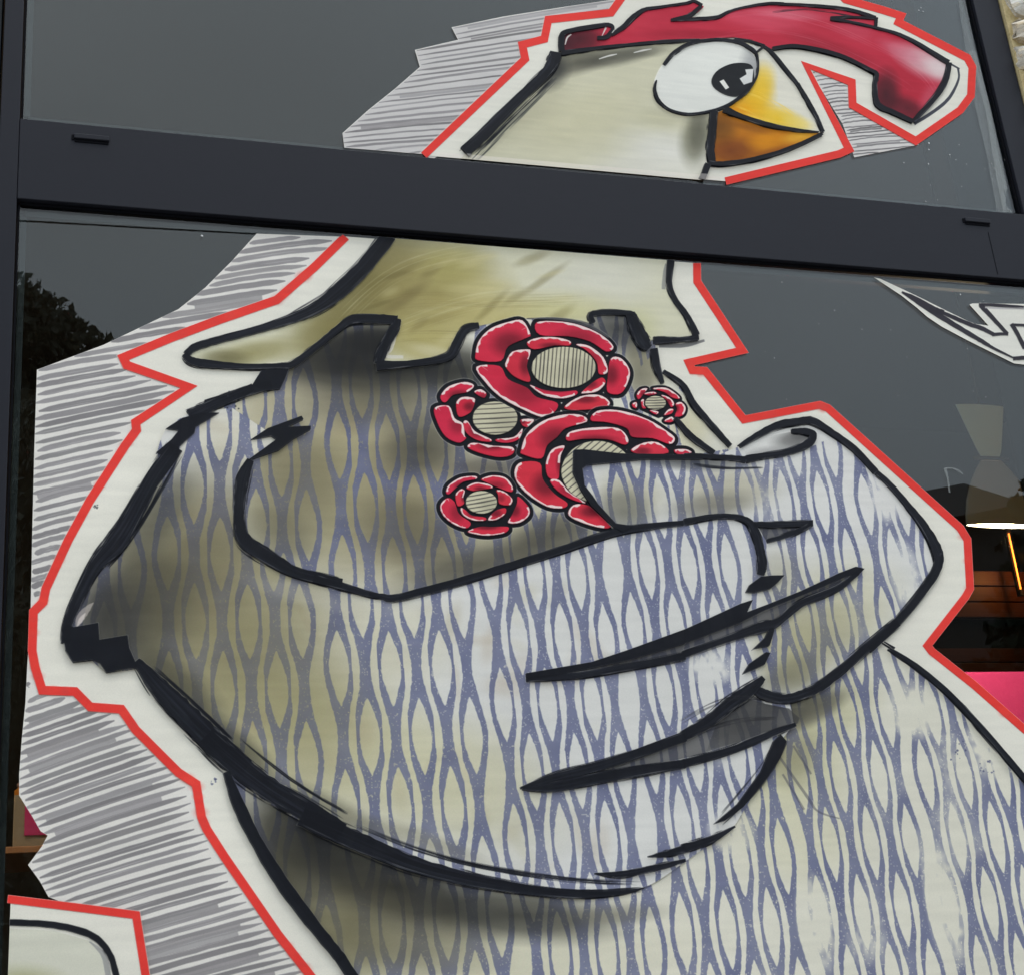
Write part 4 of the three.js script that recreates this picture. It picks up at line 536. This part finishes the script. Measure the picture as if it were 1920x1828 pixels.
// ------------------------------------------------------------------ inside the room
{
  const wood = std(0.2, 0.085, 0.04, 0.5), woodTex = noiseTexture(256, 128, (u, v) => { const n = fbm(u * 3, v * 40) * 70 + R() * 12; return [118 + n, 74 + n * 0.7, 48 + n * 0.5]; });
  wood.map = woodTex; wood.color.setRGB(0.22, 0.18, 0.17);
  const pink = std(0.72, 0.05, 0.25, 0.85), beige = std(0.36, 0.3, 0.25, 0.85);
  // pendant lamp: white funnel above, grey dome below with a warm bulb
  const ZL = -1.2, base = at(1886, 986, ZL), top = at(1852, 772, ZL), H = at(1886 - 36, 770, ZL).y - base.y, k = (1 + 1.2 / EYE.z) / 911 * 1.02;
  const lamp = thing('pendant_lamp', 'lit pendant lamp with grey dome and pale funnel hanging inside the shop', 'lamp', [base.x, base.y, base.z]);
  const dome = (r0) => [[92, 0], [90, 14], [80, 45], [60, 80], [40, 104], [26, 118]].map(([r, y]) => new THREE.Vector2(r * k * r0, y / 214 * H));
  part('shade', new THREE.LatheGeometry(dome(1), 40), std(0.2, 0.215, 0.22, 0.25), lamp);
  part('shade_lining', new THREE.LatheGeometry(dome(0.975), 40).translate(0, 0.001, 0), std(0.8, 0.76, 0.68, 0.6), lamp);
  part('collar', new THREE.CylinderGeometry(44 * k, 44 * k, 0.012, 32).translate(0, 0.57 * H, 0), std(0.03, 0.03, 0.03, 0.3), lamp);
  part('funnel', new THREE.LatheGeometry([[22, 125], [30, 140], [44, 180], [58, 222]].map(([r, y]) => new THREE.Vector2(r * k, y / 214 * H)), 40), std(0.34, 0.46, 0.5, 0.6), lamp);
  part('cable', new THREE.CylinderGeometry(0.004, 0.004, 5.3 - base.y - 0.5 * H, 8).translate(0, (5.3 - base.y + 0.5 * H) / 2, 0), std(0.02, 0.02, 0.02), lamp);
  const glow = std(1, 0.9, 0.75, 0.5, { emissive: new THREE.Color(1, 0.72, 0.4), emissiveIntensity: 5 });
  part('diffuser', new THREE.CylinderGeometry(84 * k, 84 * k, 0.006, 40).translate(0, 0.012, 0), glow, lamp);
  lamp.scale.z = 0.13;
  const pl = new THREE.PointLight(new THREE.Color(1, 0.76, 0.5), 1.6); pl.position.set(0, -0.05, 0); pl.castShadow = true; lamp.add(pl);
  // upright orange light tube on the back wall
  const a = at(1891, 1000, -3.6), b = at(1916, 1104, -3.6), L = a.y - b.y;
  const tube = thing('light_tube', 'thin glowing orange light tube standing upright behind the pendant lamp', 'lamp', [(a.x + b.x) / 2, b.y, -3.6]);
  part('tube', new THREE.CylinderGeometry(0.0042, 0.0042, L, 10).translate(0, L / 2, 0), std(1, 0.4, 0.1, 0.5, { emissive: new THREE.Color(1, 0.2, 0.025), emissiveIntensity: 4 }), tube);
  part('tube_holder', box(0.012, L + 0.06, 0.02, 0, L / 2, -0.022), std(0.02, 0.018, 0.016), tube);
  for (const y of [-0.02, L + 0.02]) part('end_cap', new THREE.CylinderGeometry(0.011, 0.011, 0.03, 10).translate(0, y, 0), std(0.05, 0.05, 0.05), tube);
  const tp = new THREE.PointLight(new THREE.Color(1, 0.35, 0.1), 0.12); tp.position.set(0, L / 2, 0.08); tp.castShadow = true; tube.add(tp);
  // wooden shelving under it
  const ZS = -3.75, y1 = at(1880, 1072, ZS).y, y2 = at(1880, 1160, ZS).y, y3 = at(1880, 1216, ZS).y, y4 = at(1880, 1262, ZS).y, sx = 4.7;
  const sh = thing('wooden_shelf', 'dark brown wooden shelving with horizontal boards behind the pendant lamp', 'shelf', [sx, 1.05, ZS]);
  for (const [u, v] of [[y1, y2], [y3, y4 - 0.1], [2.4, 2.28], [1.7, 1.58]]) for (let i = 0; i < 3; i++) part('board', rbox(2.1, (u - v) / 3 - 0.006, 0.04, 0.003, 0, lerp(u, v, (i + 0.5) / 3) - 1.05, 0), wood, sh);
  for (const s of [-1, 1]) part('upright', rbox(0.06, y1 - 1.05, 0.4, 0.004, s * 1.08, (y1 - 1.05) / 2, -0.2), wood, sh);
  part('back_panel', box(2.1, y1 - 1.1, 0.02, 0, (y1 - 1.05) / 2, -0.42), std(0.02, 0.015, 0.012), sh);
  // pink upholstered partition
  const ZB = -1.75, by = at(1880, 1262, ZB).y, bx = at(1880, 1262, ZB).x, hB = by - 1.05;
  const bench = thing('booth_back', 'deep pink upholstered booth back seen through the glass beside the wing', 'booth', [bx + 0.35, 1.05, ZB]);
  part('panel', rbox(1.9, hB - 0.12, 0.07, 0.015, 0, hB / 2 + 0.06, 0), pink, bench); part('plinth', box(1.86, 0.115, 0.06, 0, 0.0585, 0), wood, bench);
  const second = lamp.clone(); second.name = numbered('pendant_lamp'); second.position.set(-0.55, 3.3, -0.75); second.userData = { label: 'matching pendant lamp hanging inside beyond the mullion, above the display ledge', category: 'lamp' }; scene.add(second);
  // display by the left mullion: wooden ledge, beige box with a pink sheet, amber jar
  const ZD = -1.3, l0 = at(0, 1593, ZD), l1 = at(0, 1602, ZD), d0 = at(22, 1493, ZD), d1 = at(22, 1592, ZD);
  const ledge = thing('display_ledge', 'narrow wooden ledge behind the lower corner of the window', 'ledge', [0.25, 1.05, ZD]);
  part('ledge_board', rbox(1.1, l0.y - l1.y + 0.006, 0.3, 0.003, 0, l1.y - 1.05 + 0.005, -0.12), std(0.5, 0.25, 0.14, 0.5), ledge); for (const s of [-0.45, 0.45]) part('leg', box(0.04, l1.y - 1.06, 0.2, s, (l1.y - 1.06) / 2, -0.12), std(0.05, 0.04, 0.035), ledge);
  const topY = l1.y + 0.008, hb = d0.y - topY;
  const bx0 = at(24, 1540, ZD), card = thing('display_box', 'beige display box faced with a pink sheet on the wooden ledge', 'box', [bx0.x + 0.15, topY + 0.002, ZD - 0.05]);
  part('carton', rbox(0.3, hb, 0.12, 0.003, 0, hb / 2, 0), beige, card); part('pink_sheet', box(0.27, hb * 0.72, 0.003, 0.012, hb * 0.6, 0.0625), pink, card);
  const pn = thing('display_board', 'plain beige board leaning behind the window beside the mullion', 'board', [bx0.x - 0.042, topY + 0.002, ZD - 0.06]); part('board', rbox(0.035, hb, 0.02, 0.002, 0, hb / 2, 0), beige, pn); part('board_edge', box(0.004, hb, 0.024, 0.0196, hb / 2, 0), std(0.3, 0.25, 0.2), pn);
  const jar = thing('amber_jar', 'small amber jar standing on the beige display box', 'jar', [bx0.x + 0.02, topY + hb + 0.004, ZD - 0.05]);
  part('jar_body', new THREE.LatheGeometry([[0, 0], [0.018, 0], [0.02, 0.004], [0.02, 0.02], [0.012, 0.026], [0.012, 0.03], [0, 0.03]].map((p) => new THREE.Vector2(...p)), 20), std(0.5, 0.19, 0.03, 0.3), jar); part('lid', new THREE.CylinderGeometry(0.014, 0.014, 0.008, 16).translate(0, 0.0345, 0), std(0.3, 0.2, 0.2, 0.4), jar);
}

// ------------------------------------------------------------------ across the street: what the glass mirrors
{
  const bark = std(0.08, 0.06, 0.045, 0.95), q = rng(5);
  const leafGeo = (n, place, size, droop = 0) => {
    const pos = new Float32Array(n * 18), v = new THREE.Vector3(), m = new THREE.Matrix4(), e = new THREE.Euler(), t = new THREE.Vector3();
    const tri = [[-0.5, 0, 0], [0, -0.32, 0.06], [0.5, 0, 0], [-0.5, 0, 0], [0.5, 0, 0], [0, 0.32, 0.06]];
    for (let i = 0; i < n; i++) { place(t, i); const s = size * (0.6 + 0.8 * q()); m.makeRotationFromEuler(e.set(q() * 6.3, q() * 6.3, q() * 6.3)); for (let k = 0; k < 6; k++) { v.set(...tri[k]).multiplyScalar(s).applyMatrix4(m).add(t); v.toArray(pos, i * 18 + k * 3); } }
    const g = new THREE.BufferGeometry(); g.setAttribute('position', new THREE.BufferAttribute(pos, 3)); g.computeVertexNormals(); return g;
  };
  const leaf = new THREE.MeshPhysicalMaterial({ roughness: 0.9, transmission: 0.3, thickness: 0, side: THREE.DoubleSide }); leaf.color.setRGB(0.11, 0.12, 0.085);
  const needle = std(0.022, 0.035, 0.022, 0.95, { side: THREE.DoubleSide });
  const broad = (label, px, pyTop, z, spread, seed) => {
    const tp = mirrored(px, pyTop, z), g = thing('broadleaf_tree', label, 'tree', [tp.x, 0, z], 'trees across the street'), H = tp.y;
    part('trunk', new THREE.CylinderGeometry(0.12, 0.3, H * 0.75, 10).translate(0, H * 0.375, 0), bark, g);
    const cl = []; for (let i = 0; i < 46; i++) { const y = Math.pow(q(), 0.75), r = spread * Math.sqrt(Math.max(0.03, 1 - Math.pow((y - 0.35) / 0.66, 2))) * Math.sqrt(q()), an = q() * 6.283; cl.push([Math.cos(an) * r, H * (0.16 + 0.8 * y), Math.sin(an) * r, (0.5 + 0.7 * q()) * (1 - 0.5 * y)]); }
    for (const c of cl.slice(0, 12)) { const cv = new THREE.LineCurve3(new THREE.Vector3(0, Math.max(0.5, c[1] - 1.5), 0), new THREE.Vector3(c[0], c[1], c[2])); part('limb', new THREE.TubeGeometry(cv, 2, 0.05, 6), bark, g); }
    part('crown', leafGeo(26000, (t) => { const c = cl[Math.floor(q() * cl.length)], u = q() * 2 - 1, an = q() * 6.283, r = c[3] * Math.cbrt(q()) * 1.25; t.set(c[0] + r * Math.sqrt(1 - u * u) * Math.cos(an), c[1] + r * u * 0.8, c[2] + r * Math.sqrt(1 - u * u) * Math.sin(an)); }, 0.13), leaf, g);
    return g;
  };
  broad('tall leafy tree mirrored in the glass beside the mullion', 40, 486, 15, 1.45, 1);
  broad('leafy tree mirrored in the glass behind the hatching', -120, 470, 17, 3.2, 2);
  broad('lower leafy tree mirrored behind the painted body', 150, 720, 13, 1.3, 3);
  // dark conifer
  {
    const z = 12, tp = mirrored(1968, 728, z), g = thing('conifer', 'dark pointed conifer mirrored in the glass beside the pendant lamp', 'tree', [tp.x, 0, z]), H = tp.y;
    part('trunk', new THREE.CylinderGeometry(0.03, 0.25, H * 0.98, 8).translate(0, H * 0.49, 0), bark, g);
    part('crown', leafGeo(40000, (t) => { const y = 1 - Math.sqrt(q()), tier = Math.floor(y * 26) / 26, an = q() * 6.283, R0 = 4.3 * (1 - tier) + 0.05, arms = 11 + Math.round(4 * (1 - y)), snap = Math.round(an / 6.283 * arms) / arms * 6.283 + (q() - 0.5) * 0.24 + tier * 40, r = R0 * Math.sqrt(q()) * (0.85 + 0.3 * hash(Math.round(snap * 3), Math.floor(y * 26))); t.set(Math.cos(snap) * r, H * (0.08 + 0.92 * tier) - r * 0.28 + (q() - 0.5) * 0.12, Math.sin(snap) * r); }, 0.2), needle, g);
  }
  // house with a hipped roof
  {
    const z = 18, half = 3, r1 = mirrored(1808, 906, z), turn = Math.atan2(r1.x - EYE.x, z + EYE.z), into = (p) => (p.x - r1.x) * Math.sin(turn) + (p.z - z) * Math.cos(turn), along = (p) => (p.x - r1.x) * Math.cos(turn) - (p.z - z) * Math.sin(turn);
    let a = 8, b = 20; for (let i = 0; i < 40; i++) { const c = (a + b) / 2; into(mirrored(1846, 958, c)) < -half ? a = c : b = c; }
    const e1 = mirrored(1846, 958, a), ridge = r1.y, eave = e1.y, xe = along(e1), xl = -9;
    const g = thing('hipped_house', 'house with a dark hipped tile roof mirrored beside the wing', 'house', [r1.x, 0, z]); g.rotation.y = turn;
    const wallM = std(0.1, 0.095, 0.09, 0.9), tile = std(0.02, 0.02, 0.022, 0.85);
    part('wall', box(xe - xl + 1, eave - 0.005, 2 * half - 0.8, (xe + xl) / 2, eave / 2, 0), wallM, g);
    const P = [[xl, ridge, 0], [0, ridge, 0], [xe + 0.6, eave, -half], [xe + 0.6, eave, half], [xl - 2.2, eave, half], [xl - 2.2, eave, -half]], idx = [0, 1, 2, 0, 2, 5, 1, 3, 2, 0, 4, 3, 0, 3, 1, 0, 5, 4, 5, 2, 3, 5, 3, 4];
    const rg = new THREE.BufferGeometry(); rg.setAttribute('position', new THREE.Float32BufferAttribute(idx.flatMap((i) => P[i]), 3)); rg.computeVertexNormals();
    const roof = part('roof', rg, tile, g); part('chimney', box(0.6, 1.1, 0.6, xl + 2, ridge + 0.2, 0), wallM, roof);
    for (let f = 0; f < 2; f++) for (let i = 0; i < 4; i++) { const w = part('window', box(1.1, 1.4, 0.06, xl + 0.6 + i * 2.4, 1.9 + f * 2.7, -half + 0.36), std(0.2, 0.2, 0.2), g); part('pane', box(0.9, 1.2, 0.02, xl + 0.6 + i * 2.4, 1.9 + f * 2.7, -half + 0.315), std(0.02, 0.02, 0.025, 0.1), w); }
    part('door', box(1.1, 2.1, 0.06, 0.9, 1.05, -half + 0.36), std(0.08, 0.05, 0.03), g);
  }
  // overhead cable between two poles
  {
    const z = 22, a = mirrored(33, 414, z), b = mirrored(480, 437, z), d = b.clone().sub(a), p0 = a.clone().addScaledVector(d, -3.2), p1 = a.clone().addScaledVector(d, 5.2), mid = a.clone().addScaledVector(d, 1); mid.y -= 0.02;
    const g = thing('overhead_cable', 'thin black overhead cable mirrored across the glass under the transom', 'cable', [0, 0, 0]);
    part('wire', new THREE.TubeGeometry(new THREE.CatmullRomCurve3([p0, a, mid, p1]), 60, 0.016, 6), rubber, g);
    for (const p of [p0, p1]) { const t = thing('utility_pole', p === p0 ? 'wooden utility pole at the cable end beyond the leafy trees' : 'wooden utility pole at the cable end behind the hipped house', 'pole', [p.x, 0, p.z], 'poles of the overhead cable'); part('pole', new THREE.CylinderGeometry(0.1, 0.17, p.y + 0.4, 10).translate(0, (p.y + 0.4) / 2, 0.13), bark, t); part('cross_arm', box(1.2, 0.1, 0.08, 0, p.y - 0.1, 0.02), bark, t); }
  }
  // hedge along the far pavement
  const hg = thing('hedge', 'dark clipped hedge along the far side of the street', 'hedge', [2, 0, 11]);
  part('foliage', leafGeo(14000, (t) => t.set((q() - 0.5) * 26, q() * 3.2, (q() - 0.5) * 1.2), 0.22), leaf, hg); part('stem', box(25, 2.6, 0.5, 0, 1.3, 0), std(0.02, 0.02, 0.012), hg);
}
renderer.render(scene, camera);
